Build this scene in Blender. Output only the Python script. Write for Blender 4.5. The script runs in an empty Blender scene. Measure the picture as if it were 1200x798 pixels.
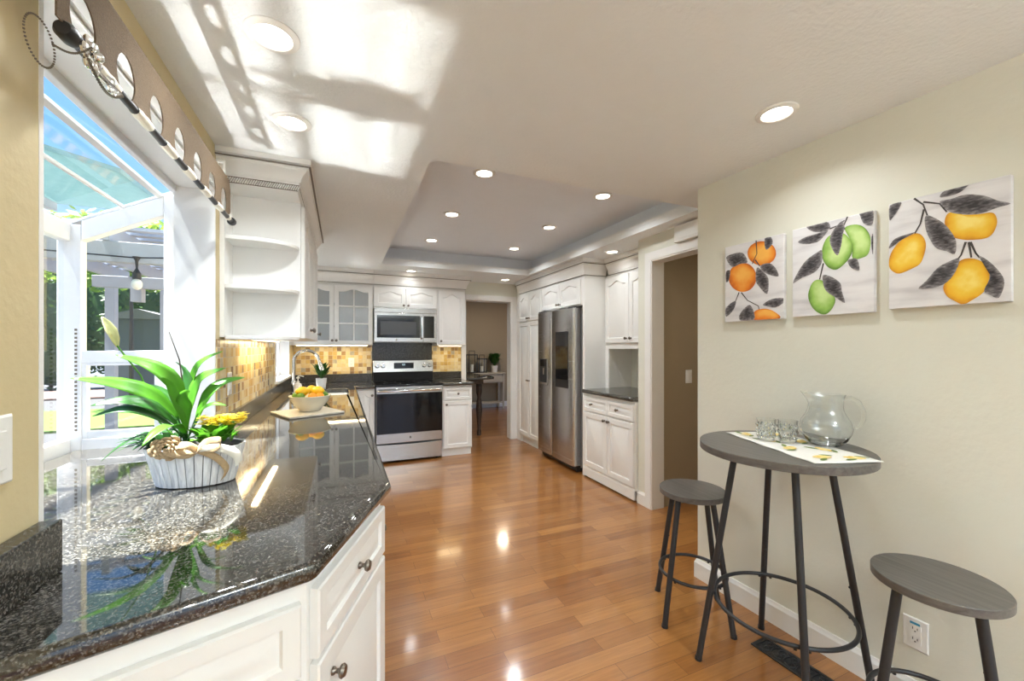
import bpy, bmesh, math, random
from mathutils import Vector, Matrix, noise

# ------------------------------------------------------------------ camera, sky, sun, exposure
SC = bpy.context.scene
COL = SC.collection
PI = math.pi
R = math.radians

FPX = 472.0                                   # focal length in pixels of the 1200 px wide frame
YAW = math.atan(200.0 / FPX)
cam_d = bpy.data.cameras.new('camera')
cam_d.sensor_width = 36.0
cam_d.lens = 36.0 * FPX / 1200.0
cam_d.shift_y = 8.0 / 1200.0
cam_d.clip_start = 0.02
cam = bpy.data.objects.new('camera', cam_d)
COL.objects.link(cam)
cam.location = (0, 0, 1.35)
cam.rotation_euler = (PI / 2, 0, -YAW)
SC.camera = cam

SC.view_settings.view_transform = 'Standard'
SC.view_settings.look = 'None'
SC.view_settings.gamma = 1.0
SC.view_settings.use_curve_mapping = False
SC.view_settings.exposure = 0.45

cy = SC.cycles
cy.use_denoising = True
cy.max_bounces = 14
cy.diffuse_bounces = 6
cy.glossy_bounces = 6
cy.transmission_bounces = 10
cy.transparent_max_bounces = 24
cy.caustics_reflective = True
cy.caustics_refractive = False
cy.blur_glossy = 0.0
cy.sample_clamp_indirect = 0.0
cy.use_adaptive_sampling = False
cy.use_guiding = True
cy.use_surface_guiding = True
cy.use_volume_guiding = False

SUN_DIR = Vector((0.40, 0.02, -1.0)).normalized()
SUN_W = 29.0
SKY_W = 1.15
LAMP_W = 4.0
UPLIGHT_W = 84.0

w = bpy.data.worlds.new('sky')
SC.world = w
w.use_nodes = True
nt = w.node_tree
nt.nodes.clear()
o_ = nt.nodes.new('ShaderNodeOutputWorld')
bg = nt.nodes.new('ShaderNodeBackground')
tc = nt.nodes.new('ShaderNodeTexCoord')
sp = nt.nodes.new('ShaderNodeSeparateXYZ')
rp = nt.nodes.new('ShaderNodeValToRGB')
rp.color_ramp.elements[0].position = 0.0
rp.color_ramp.elements[0].color = (0.70, 0.80, 0.92, 1)
rp.color_ramp.elements[1].position = 0.75
rp.color_ramp.elements[1].color = (0.10, 0.30, 0.76, 1)
e_ = rp.color_ramp.elements.new(0.3)
e_.color = (0.22, 0.47, 0.90, 1)
nt.links.new(tc.outputs['Generated'], sp.inputs[0])
nt.links.new(sp.outputs['Z'], rp.inputs[0])
nt.links.new(rp.outputs[0], bg.inputs[0])
bg.inputs[1].default_value = SKY_W
nt.links.new(bg.outputs[0], o_.inputs[0])

sun_d = bpy.data.lights.new('sun', 'SUN')
sun_d.energy = SUN_W
sun_d.angle = R(2.0)
sun_d.color = (1.0, 0.985, 0.96)
sun = bpy.data.objects.new('sun', sun_d)
COL.objects.link(sun)
sun.rotation_euler = SUN_DIR.to_track_quat('-Z', 'Y').to_euler()
sun.location = (-4, 2, 8)


# ------------------------------------------------------------------ materials
class M_:
    pass


def nodes(name):
    m = bpy.data.materials.new(name)
    m.use_nodes = True
    t = m.node_tree
    b = t.nodes['Principled BSDF']
    return m, t, b


def N(t, typ, **kw):
    n = t.nodes.new(typ)
    for k, v in kw.items():
        if isinstance(k, str) and hasattr(n, k):
            setattr(n, k, v)
    return n


def L(t, a, b):
    t.links.new(a, b)


def mat(name, col, rough=0.5, metal=0.0, var=0.06, scale=12.0, bump=0.0, bscale=60.0, spec=0.5, coat=0.0, stretch=None):
    """plain material with a little procedural variation"""
    m, t, b = nodes(name)
    tcn = N(t, 'ShaderNodeTexCoord')
    mp = N(t, 'ShaderNodeMapping')
    L(t, tcn.outputs['Object'], mp.inputs[0])
    if stretch:
        mp.inputs['Scale'].default_value = stretch
    nz = N(t, 'ShaderNodeTexNoise')
    nz.inputs['Scale'].default_value = scale
    nz.inputs['Detail'].default_value = 4
    L(t, mp.outputs[0], nz.inputs['Vector'])
    mx = N(t, 'ShaderNodeMixRGB')
    c = Vector(col)
    mx.inputs[1].default_value = (*[max(0, x * (1 - var)) for x in c], 1)
    mx.inputs[2].default_value = (*[min(1, x * (1 + var)) for x in c], 1)
    L(t, nz.outputs['Fac'], mx.inputs[0])
    L(t, mx.outputs[0], b.inputs['Base Color'])
    b.inputs['Roughness'].default_value = rough
    b.inputs['Metallic'].default_value = metal
    b.inputs['Specular IOR Level'].default_value = spec
    if coat:
        b.inputs['Coat Weight'].default_value = coat
        b.inputs['Coat Roughness'].default_value = 0.08
    if bump:
        n2 = N(t, 'ShaderNodeTexNoise')
        n2.inputs['Scale'].default_value = bscale
        n2.inputs['Detail'].default_value = 5
        L(t, mp.outputs[0], n2.inputs['Vector'])
        bp = N(t, 'ShaderNodeBump')
        bp.inputs['Strength'].default_value = bump
        bp.inputs['Distance'].default_value = 0.01
        L(t, n2.outputs['Fac'], bp.inputs['Height'])
        L(t, bp.outputs[0], b.inputs['Normal'])
    return m


def emit(name, col, s):
    m, t, b = nodes(name)
    b.inputs['Base Color'].default_value = (*col, 1)
    b.inputs['Emission Color'].default_value = (*col, 1)
    b.inputs['Emission Strength'].default_value = s
    return m


def window_glass(name, tint=(0.97, 0.99, 0.985), ior=1.45):
    m, t, b = nodes(name)
    t.nodes.remove(b)
    out = t.nodes['Material Output']
    fr = N(t, 'ShaderNodeFresnel')
    geo = N(t, 'ShaderNodeNewGeometry')          # same reflection from either side of the sheet
    io = N(t, 'ShaderNodeMapRange')
    io.inputs['To Min'].default_value = ior
    io.inputs['To Max'].default_value = 1.0 / ior
    L(t, geo.outputs['Backfacing'], io.inputs['Value'])
    L(t, io.outputs[0], fr.inputs[0])
    tr = N(t, 'ShaderNodeBsdfTransparent')
    tr.inputs[0].default_value = (*tint, 1)
    gl = N(t, 'ShaderNodeBsdfGlossy')
    gl.inputs['Roughness'].default_value = 0.02
    mx = N(t, 'ShaderNodeMixShader')
    L(t, fr.outputs[0], mx.inputs[0])
    L(t, tr.outputs[0], mx.inputs[1])
    L(t, gl.outputs[0], mx.inputs[2])
    L(t, mx.outputs[0], out.inputs[0])
    return m


def clear_glass(name, ior=1.45, rough=0.0, col=(0.985, 0.99, 0.99)):
    """drinking glass: refracts for the eye, lets shadow light through"""
    m, t, b = nodes(name)
    b.inputs['Base Color'].default_value = (*col, 1)
    b.inputs['Roughness'].default_value = rough
    b.inputs['IOR'].default_value = ior
    b.inputs['Transmission Weight'].default_value = 1.0
    return m


def floor_mat():
    m, t, b = nodes('oak_planks')
    tcn = N(t, 'ShaderNodeTexCoord')
    mp = N(t, 'ShaderNodeMapping')
    L(t, tcn.outputs['Object'], mp.inputs[0])
    br = N(t, 'ShaderNodeTexBrick')
    br.offset = 0.37
    br.offset_frequency = 2
    br.inputs['Color1'].default_value = (0, 0, 0, 1)
    br.inputs['Color2'].default_value = (1, 1, 1, 1)
    br.inputs['Mortar'].default_value = (0.5, 0.5, 0.5, 1)
    br.inputs['Scale'].default_value = 1.0
    br.inputs['Mortar Size'].default_value = 0.0009
    br.inputs['Mortar Smooth'].default_value = 0.2
    br.inputs['Bias'].default_value = 0.0
    br.inputs['Brick Width'].default_value = 0.66
    br.inputs['Row Height'].default_value = 0.083
    L(t, mp.outputs[0], br.inputs['Vector'])
    # wobble the plank length per row
    rampc = N(t, 'ShaderNodeValToRGB')
    el = rampc.color_ramp.elements
    el[0].color = (0.300, 0.115, 0.026, 1)
    el[1].color = (0.450, 0.205, 0.056, 1)
    e = el.new(0.45)
    e.color = (0.355, 0.148, 0.036, 1)
    e = el.new(0.8)
    e.color = (0.405, 0.175, 0.045, 1)
    L(t, br.outputs['Color'], rampc.inputs[0])
    # grain
    mg = N(t, 'ShaderNodeMapping')
    mg.inputs['Scale'].default_value = (2.2, 38.0, 1.0)
    add = N(t, 'ShaderNodeVectorMath', operation='ADD')
    sc = N(t, 'ShaderNodeVectorMath', operation='SCALE')
    L(t, br.outputs['Color'], sc.inputs[0])
    sc.inputs['Scale'].default_value = 7.0
    L(t, tcn.outputs['Object'], add.inputs[0])
    L(t, sc.outputs[0], add.inputs[1])
    L(t, add.outputs[0], mg.inputs[0])
    ng = N(t, 'ShaderNodeTexNoise')
    ng.inputs['Scale'].default_value = 1.6
    ng.inputs['Detail'].default_value = 8
    ng.inputs['Roughness'].default_value = 0.65
    ng.inputs['Distortion'].default_value = 0.6
    L(t, mg.outputs[0], ng.inputs['Vector'])
    rg = N(t, 'ShaderNodeValToRGB')
    rg.color_ramp.elements[0].position = 0.3
    rg.color_ramp.elements[0].color = (0.62, 0.56, 0.5, 1)
    rg.color_ramp.elements[1].position = 0.72
    rg.color_ramp.elements[1].color = (1.12, 1.1, 1.06, 1)
    L(t, ng.outputs['Fac'], rg.inputs[0])
    mul = N(t, 'ShaderNodeMixRGB', blend_type='MULTIPLY')
    mul.inputs[0].default_value = 0.75
    L(t, rampc.outputs[0], mul.inputs[1])
    L(t, rg.outputs[0], mul.inputs[2])
    gap = N(t, 'ShaderNodeMixRGB')
    gap.inputs[2].default_value = (0.10, 0.038, 0.012, 1)
    L(t, br.outputs['Fac'], gap.inputs[0])
    L(t, mul.outputs[0], gap.inputs[1])
    L(t, gap.outputs[0], b.inputs['Base Color'])
    b.inputs['Roughness'].default_value = 0.28
    b.inputs['Coat Weight'].default_value = 0.8
    b.inputs['Coat Roughness'].default_value = 0.11
    bp = N(t, 'ShaderNodeBump')
    bp.inputs['Strength'].default_value = 0.10
    bp.inputs['Distance'].default_value = 0.004
    L(t, ng.outputs['Fac'], bp.inputs['Height'])
    L(t, bp.outputs[0], b.inputs['Normal'])
    return m


def granite_mat(name='granite', rough=0.035, ior=1.87):
    m, t, b = nodes(name)
    tcn = N(t, 'ShaderNodeTexCoord')
    n1 = N(t, 'ShaderNodeTexNoise')
    n1.inputs['Scale'].default_value = 150
    n1.inputs['Detail'].default_value = 6
    n1.inputs['Roughness'].default_value = 0.62
    n1.inputs['Distortion'].default_value = 0.5
    L(t, tcn.outputs['Object'], n1.inputs['Vector'])
    r1 = N(t, 'ShaderNodeValToRGB')
    el = r1.color_ramp.elements
    el[0].position = 0.42
    el[0].color = (0.010, 0.010, 0.009, 1)
    el[1].position = 0.80
    el[1].color = (0.32, 0.32, 0.305, 1)
    for p_, c_ in ((0.48, (0.020, 0.018, 0.015)), (0.55, (0.050, 0.043, 0.032)), (0.64, (0.12, 0.115, 0.10))):
        e = el.new(p_)
        e.color = (*c_, 1)
    L(t, n1.outputs['Fac'], r1.inputs[0])
    v = N(t, 'ShaderNodeTexVoronoi')
    v.inputs['Scale'].default_value = 330
    L(t, tcn.outputs['Object'], v.inputs['Vector'])
    sep = N(t, 'ShaderNodeSeparateXYZ')
    L(t, v.outputs['Color'], sep.inputs[0])
    r2 = N(t, 'ShaderNodeValToRGB')
    r2.color_ramp.elements[0].position = 0.86
    r2.color_ramp.elements[0].color = (0, 0, 0, 1)
    r2.color_ramp.elements[1].position = 0.90
    r2.color_ramp.elements[1].color = (1, 1, 1, 1)
    L(t, sep.outputs[0], r2.inputs[0])
    mx = N(t, 'ShaderNodeMixRGB')
    mx.inputs[2].default_value = (0.13, 0.125, 0.115, 1)
    L(t, r2.outputs[0], mx.inputs[0])
    L(t, r1.outputs[0], mx.inputs[1])
    L(t, mx.outputs[0], b.inputs['Base Color'])
    b.inputs['Roughness'].default_value = rough
    b.inputs['IOR'].default_value = ior
    return m


def tile_mat(name, plane):
    m, t, b = nodes(name)
    g = N(t, 'ShaderNodeNewGeometry')
    s = N(t, 'ShaderNodeSeparateXYZ')
    L(t, g.outputs['Position'], s.inputs[0])
    c = N(t, 'ShaderNodeCombineXYZ')
    L(t, s.outputs['X' if plane == 'xz' else 'Y'], c.inputs[0])
    L(t, s.outputs['Z'], c.inputs[1])
    br = N(t, 'ShaderNodeTexBrick')
    br.offset = 0.0
    br.inputs['Color1'].default_value = (0, 0, 0, 1)
    br.inputs['Color2'].default_value = (1, 1, 1, 1)
    br.inputs['Scale'].default_value = 1
    br.inputs['Mortar Size'].default_value = 0.0016
    br.inputs['Mortar Smooth'].default_value = 0.1
    br.inputs['Brick Width'].default_value = 0.05
    br.inputs['Row Height'].default_value = 0.05
    L(t, c.outputs[0], br.inputs['Vector'])
    r = N(t, 'ShaderNodeValToRGB')
    r.color_ramp.interpolation = 'CONSTANT'
    el = r.color_ramp.elements
    cols = [(0.0, (0.66, 0.50, 0.24)), (0.22, (0.74, 0.62, 0.36)), (0.40, (0.60, 0.40, 0.13)), (0.53, (0.36, 0.22, 0.09)), (0.62, (0.70, 0.57, 0.30)), (0.78, (0.52, 0.33, 0.10)), (0.88, (0.40, 0.36, 0.27)), (0.94, (0.25, 0.15, 0.07))]
    el[0].position, el[0].color = 0.0, (*cols[0][1], 1)
    el[1].position, el[1].color = cols[-1][0], (*cols[-1][1], 1)
    for p, cc in cols[1:-1]:
        e = el.new(p)
        e.color = (*cc, 1)
    L(t, br.outputs['Color'], r.inputs[0])
    nz = N(t, 'ShaderNodeTexNoise')
    nz.inputs['Scale'].default_value = 40
    nz.inputs['Detail'].default_value = 4
    L(t, g.outputs['Position'], nz.inputs['Vector'])
    mm = N(t, 'ShaderNodeMixRGB', blend_type='OVERLAY')
    mm.inputs[0].default_value = 0.35
    L(t, r.outputs[0], mm.inputs[1])
    L(t, nz.outputs['Fac'], mm.inputs[2])
    mx = N(t, 'ShaderNodeMixRGB')
    mx.inputs[2].default_value = (0.62, 0.54, 0.40, 1)
    L(t, br.outputs['Fac'], mx.inputs[0])
    L(t, mm.outputs[0], mx.inputs[1])
    L(t, mx.outputs[0], b.inputs['Base Color'])
    b.inputs['Roughness'].default_value = 0.22
    bp = N(t, 'ShaderNodeBump')
    bp.invert = True
    bp.inputs['Strength'].default_value = 0.5
    bp.inputs['Distance'].default_value = 0.002
    L(t, br.outputs['Fac'], bp.inputs['Height'])
    L(t, bp.outputs[0], b.inputs['Normal'])
    return m


def steel_mat(name, col=(0.56, 0.55, 0.53), rough=0.26, axis='x', vary=.06):
    m, t, b = nodes(name)
    tcn = N(t, 'ShaderNodeTexCoord')
    mp = N(t, 'ShaderNodeMapping')
    mp.inputs['Scale'].default_value = {'x': (1, 60, 260), 'z': (260, 260, 1), 'y': (60, 1, 260)}[axis]
    L(t, tcn.outputs['Object'], mp.inputs[0])
    nz = N(t, 'ShaderNodeTexNoise')
    nz.inputs['Scale'].default_value = 1.0
    nz.inputs['Detail'].default_value = 3
    L(t, mp.outputs[0], nz.inputs['Vector'])
    r = N(t, 'ShaderNodeMapRange')
    r.inputs['To Min'].default_value = rough * (1 - 2 * vary)
    r.inputs['To Max'].default_value = rough * (1 + 2 * vary)
    L(t, nz.outputs['Fac'], r.inputs['Value'])
    L(t, r.outputs[0], b.inputs['Roughness'])
    mx = N(t, 'ShaderNodeMixRGB')
    mx.inputs[1].default_value = (*[x * (1 - vary) for x in col], 1)
    mx.inputs[2].default_value = (*[min(1, x * (1 + vary)) for x in col], 1)
    L(t, nz.outputs['Fac'], mx.inputs[0])
    L(t, mx.outputs[0], b.inputs['Base Color'])
    b.inputs['Metallic'].default_value = 1.0
    return m


def grain_mat(name, c0, c1, axis='y', scale=1.0, rough=0.45):
    m, t, b = nodes(name)
    tcn = N(t, 'ShaderNodeTexCoord')
    mp = N(t, 'ShaderNodeMapping')
    mp.inputs['Scale'].default_value = {'y': (60, 4, 60), 'x': (4, 60, 60), 'z': (60, 60, 4)}[axis]
    L(t, tcn.outputs['Object'], mp.inputs[0])
    nz = N(t, 'ShaderNodeTexNoise')
    nz.inputs['Scale'].default_value = scale
    nz.inputs['Detail'].default_value = 7
    nz.inputs['Distortion'].default_value = 0.8
    L(t, mp.outputs[0], nz.inputs['Vector'])
    r = N(t, 'ShaderNodeValToRGB')
    r.color_ramp.elements[0].position = 0.3
    r.color_ramp.elements[0].color = (*c0, 1)
    r.color_ramp.elements[1].position = 0.72
    r.color_ramp.elements[1].color = (*c1, 1)
    L(t, nz.outputs['Fac'], r.inputs[0])
    L(t, r.outputs[0], b.inputs['Base Color'])
    b.inputs['Roughness'].default_value = rough
    return m


def leaf_mat(name, c0, c1, trans=0.35, rough=0.35):
    m, t, b = nodes(name)
    out = t.nodes['Material Output']
    tcn = N(t, 'ShaderNodeTexCoord')
    nz = N(t, 'ShaderNodeTexNoise')
    nz.inputs['Scale'].default_value = 18
    nz.inputs['Detail'].default_value = 3
    L(t, tcn.outputs['Object'], nz.inputs['Vector'])
    mx = N(t, 'ShaderNodeMixRGB')
    mx.inputs[1].default_value = (*c0, 1)
    mx.inputs[2].default_value = (*c1, 1)
    L(t, nz.outputs['Fac'], mx.inputs[0])
    L(t, mx.outputs[0], b.inputs['Base Color'])
    b.inputs['Roughness'].default_value = rough
    tl = N(t, 'ShaderNodeBsdfTranslucent')
    L(t, mx.outputs[0], tl.inputs[0])
    ms = N(t, 'ShaderNodeMixShader')
    ms.inputs[0].default_value = trans
    L(t, b.outputs[0], ms.inputs[1])
    L(t, tl.outputs[0], ms.inputs[2])
    L(t, ms.outputs[0], out.inputs[0])
    return m


def print_mat(name, stops, scale=6.0, streak=None, detail=5.0, tone=0.0):
    """colours of a printed picture"""
    m, t, b = nodes(name)
    tcn = N(t, 'ShaderNodeTexCoord')
    mp = N(t, 'ShaderNodeMapping')
    if streak:
        mp.inputs['Scale'].default_value = streak
    L(t, tcn.outputs['Object'], mp.inputs[0])
    nz = N(t, 'ShaderNodeTexNoise')
    nz.inputs['Scale'].default_value = scale
    nz.inputs['Detail'].default_value = detail
    L(t, mp.outputs[0], nz.inputs['Vector'])
    r = N(t, 'ShaderNodeValToRGB')
    el = r.color_ramp.elements
    el[0].position, el[0].color = stops[0][0], (*stops[0][1], 1)
    el[1].position, el[1].color = stops[-1][0], (*stops[-1][1], 1)
    for p, c in stops[1:-1]:
        e = el.new(p)
        e.color = (*c, 1)
    if tone:
        at = N(t, 'ShaderNodeAttribute')
        at.attribute_name = 'print_tone'
        mt = N(t, 'ShaderNodeMath', operation='MULTIPLY_ADD')
        L(t, at.outputs['Fac'], mt.inputs[0])
        mt.inputs[1].default_value = tone
        ms = N(t, 'ShaderNodeMath', operation='MULTIPLY_ADD')
        L(t, nz.outputs['Fac'], ms.inputs[0])
        ms.inputs[1].default_value = .7
        ms.inputs[2].default_value = .15 - tone * .42
        L(t, ms.outputs[0], mt.inputs[2])
        L(t, mt.outputs[0], r.inputs[0])
    else:
        L(t, nz.outputs['Fac'], r.inputs[0])
    L(t, r.outputs[0], b.inputs['Base Color'])
    b.inputs['Roughness'].default_value = 0.7
    return m


m_floor = floor_mat()
m_wall = mat('wall_paint', (0.72, 0.715, 0.625), 0.6, var=0.02, bump=0.12, bscale=45)
m_wall_tan = mat('tan_left_wall', (0.60, 0.50, 0.29), 0.6, var=0.02, bump=0.12, bscale=45)  # left wall tone, more saturated than the right wall
m_wall_brown = mat('taupe_wall_paint', (0.36, 0.295, 0.20), 0.6, var=0.02, bump=0.1, bscale=45)
m_ceil = mat('ceiling_paint', (0.77, 0.79, 0.79), 0.75, var=0.02, bump=0.25, bscale=70)
m_tray = mat('tray_daylight_tint', (0.75, 0.78, 0.82), 0.75, var=0.02, bump=0.2, bscale=70)  # ceiling paint cooled, the tray's bluish daylight put into the colour
m_white = mat('white_trim_paint', (0.81, 0.80, 0.775), 0.4, var=0.015)
m_cab = mat('white_cabinet_paint', (0.81, 0.805, 0.78), 0.33, var=0.02, scale=5)
m_line = mat('dark_groove', (0.16, 0.13, 0.10), 0.5)
m_vinyl = mat('white_vinyl', (0.80, 0.81, 0.83), 0.35, var=0.015)
m_granite = granite_mat()
m_granite_wall = granite_mat('granite_wall', 0.16, 1.5)
m_tile_x = tile_mat('stone_mosaic_back', 'xz')
m_tile_y = tile_mat('stone_mosaic_left', 'yz')
m_steel = steel_mat('brushed_steel', axis='x')
m_steel_y = steel_mat('brushed_steel_side', (0.46, 0.455, 0.45), 0.27, axis='y')
m_chrome = mat('polished_nickel', (0.78, 0.77, 0.75), 0.12, 1.0, var=0.02)
m_bronze = mat('aged_pewter', (0.22, 0.19, 0.16), 0.32, 1.0, var=0.1)
m_blackglass = mat('black_glass', (0.006, 0.006, 0.007), 0.06, var=0.1)
m_black = mat('black_plastic', (0.018, 0.018, 0.019), 0.4)
m_blackmetal = mat('black_powder_coat', (0.022, 0.022, 0.024), 0.42, var=0.1)
m_darkhole = mat('dark_gap', (0.01, 0.01, 0.01), 0.8)
m_display = emit('lit_display', (0.55, 0.75, 0.85), 0.6)
m_plastic = mat('white_plastic', (0.82, 0.81, 0.78), 0.35, var=0.01)
m_greytop = grain_mat('grey_oak_laminate', (0.085, 0.075, 0.066), (0.155, 0.140, 0.125), 'y', 1.0, 0.38)
m_burlap = mat('burlap', (0.135, 0.090, 0.050), 0.9, var=0.3, scale=220, bump=0.5, bscale=350)
m_glass_w = window_glass('window_glass')
m_glass_roof = window_glass('roof_window_glass', (0.93, 0.975, 0.97))
m_glass = clear_glass('clear_glass', 1.48, 0.0, (0.94, 0.955, 0.95))
m_cabglass = window_glass('cabinet_glass', (0.95, 0.97, 0.98), 1.5)
_t = m_cabglass.node_tree
_o = _t.nodes['Material Output']
_d = N(_t, 'ShaderNodeBsdfDiffuse')
_n = N(_t, 'ShaderNodeTexNoise')
_n.inputs['Scale'].default_value = 160
_r = N(_t, 'ShaderNodeMapRange')
_r.inputs['To Min'].default_value = .22
_r.inputs['To Max'].default_value = .50
_d.inputs[0].default_value = (0.84, 0.89, 0.92, 1)
_m = N(_t, 'ShaderNodeMixShader')
_src = _o.inputs[0].links[0].from_socket
L(_t, _n.outputs['Fac'], _r.inputs['Value'])
L(_t, _r.outputs[0], _m.inputs[0])
L(_t, _src, _m.inputs[1])
L(_t, _d.outputs[0], _m.inputs[2])
L(_t, _m.outputs[0], _o.inputs[0])
m_lens = emit('lit_lens', (1.0, 0.93, 0.80), 9.0)
m_strip = emit('lit_strip', (1.0, 0.82, 0.5), 3.0)
m_leaf = leaf_mat('lily_leaf', (0.055, 0.22, 0.012), (0.13, 0.36, 0.03), 0.38)
m_leaf_d = leaf_mat('dark_leaf', (0.015, 0.075, 0.012), (0.04, 0.15, 0.022), 0.25)
m_hedge = leaf_mat('hedge_leaf', (0.012, 0.045, 0.010), (0.06, 0.14, 0.022), 0.2, 0.5)
m_tree = leaf_mat('tree_leaf', (0.08, 0.17, 0.02), (0.30, 0.42, 0.06), 0.4, 0.5)
m_spathe = leaf_mat('pale_spathe', (0.55, 0.55, 0.22), (0.75, 0.74, 0.45), 0.4)
m_yellow = leaf_mat('yellow_petal', (0.93, 0.74, 0.06), (0.97, 0.88, 0.16), 0.3)
m_grass = mat('lawn_grass', (0.075, 0.15, 0.015), 0.9, var=0.4, scale=30, bump=0.8, bscale=120)
m_paving = mat('grey_paving', (0.05, 0.05, 0.052), 0.85, var=0.2, scale=8, bump=0.3, bscale=30)
m_bark = mat('bark_mulch', (0.17, 0.11, 0.09), 0.95, var=0.5, scale=25, bump=0.8, bscale=40)
m_pergola = mat('pale_pergola_paint', (0.38, 0.40, 0.44), 0.6, var=0.06)
m_patioroof = leaf_mat('grey_green_roof_panel', (0.22, 0.32, 0.33), (0.29, 0.40, 0.40), 0.6, 0.4)
m_stucco = mat('grey_stucco', (0.13, 0.13, 0.135), 0.9, var=0.08, bump=0.4)
m_planter = grain_mat('whitewashed_wood', (0.55, 0.55, 0.56), (0.86, 0.86, 0.85), 'z', 1.2, 0.7)
m_slatgap = mat('dark_slat_gap', (0.16, 0.15, 0.14), 0.9)  # planter shell behind the slats, darker than they are
m_soil = mat('potting_soil', (0.03, 0.022, 0.015), 0.95, var=0.4, scale=60)
m_ribbon = mat('tan_burlap_ribbon', (0.44, 0.31, 0.17), 0.85, var=0.2, scale=150, bump=0.3, bscale=300)
m_ribbon_w = mat('cream_ribbon', (0.78, 0.74, 0.64), 0.7, var=0.05)
m_lemon = mat('lemon_skin', (0.85, 0.52, 0.015), 0.35, var=0.1, scale=40, bump=0.25, bscale=260)
m_lime = mat('lime_skin', (0.10, 0.24, 0.015), 0.35, var=0.25, scale=40, bump=0.25, bscale=260)
m_orange = mat('orange_skin', (0.80, 0.30, 0.02), 0.35, var=0.1, scale=40, bump=0.25, bscale=260)
m_bowl = mat('cream_ceramic', (0.66, 0.62, 0.50), 0.25, var=0.03)
m_board = grain_mat('pale_marble_board', (0.50, 0.46, 0.38), (0.66, 0.62, 0.53), 'y', 0.3, 0.3)
m_cloth = mat('white_cotton', (0.80, 0.78, 0.72), 0.9, var=0.03, scale=100)
m_barwood = grain_mat('dark_stained_wood', (0.03, 0.017, 0.011), (0.07, 0.042, 0.028), 'x', 1.0, 0.35)
m_console = mat('putty_furniture_paint', (0.50, 0.45, 0.36), 0.5, var=0.05)
m_canvas = print_mat('grey_washed_canvas', [(0.3, (0.58, 0.565, 0.58)), (0.5, (0.74, 0.73, 0.745)), (0.75, (0.82, 0.815, 0.82))], 1.5, (3, 3, 14))
m_pleaf = print_mat('printed_grey_leaf', [(0.32, (0.035, 0.030, 0.033)), (0.5, (0.13, 0.12, 0.125)), (0.68, (0.34, 0.32, 0.33))], 1.0, (60, 60, 150), tone=-.28)
m_pstem = print_mat('printed_dark_stem', [(0.3, (0.03, 0.025, 0.028)), (0.7, (0.10, 0.085, 0.08))], 40)
m_plemon = print_mat('printed_lemon', [(0.30, (0.62, 0.24, 0.01)), (0.46, (0.83, 0.44, 0.015)), (0.62, (0.88, 0.58, 0.05)), (0.75, (0.93, 0.74, 0.20))], 13, tone=.42)
m_plime = print_mat('printed_lime', [(0.30, (0.12, 0.25, 0.035)), (0.48, (0.30, 0.52, 0.10)), (0.72, (0.58, 0.76, 0.30))], 13, tone=.42)
m_porange = print_mat('printed_orange', [(0.30, (0.55, 0.11, 0.008)), (0.48, (0.80, 0.24, 0.015)), (0.74, (0.90, 0.46, 0.08))], 13, tone=.42)


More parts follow.
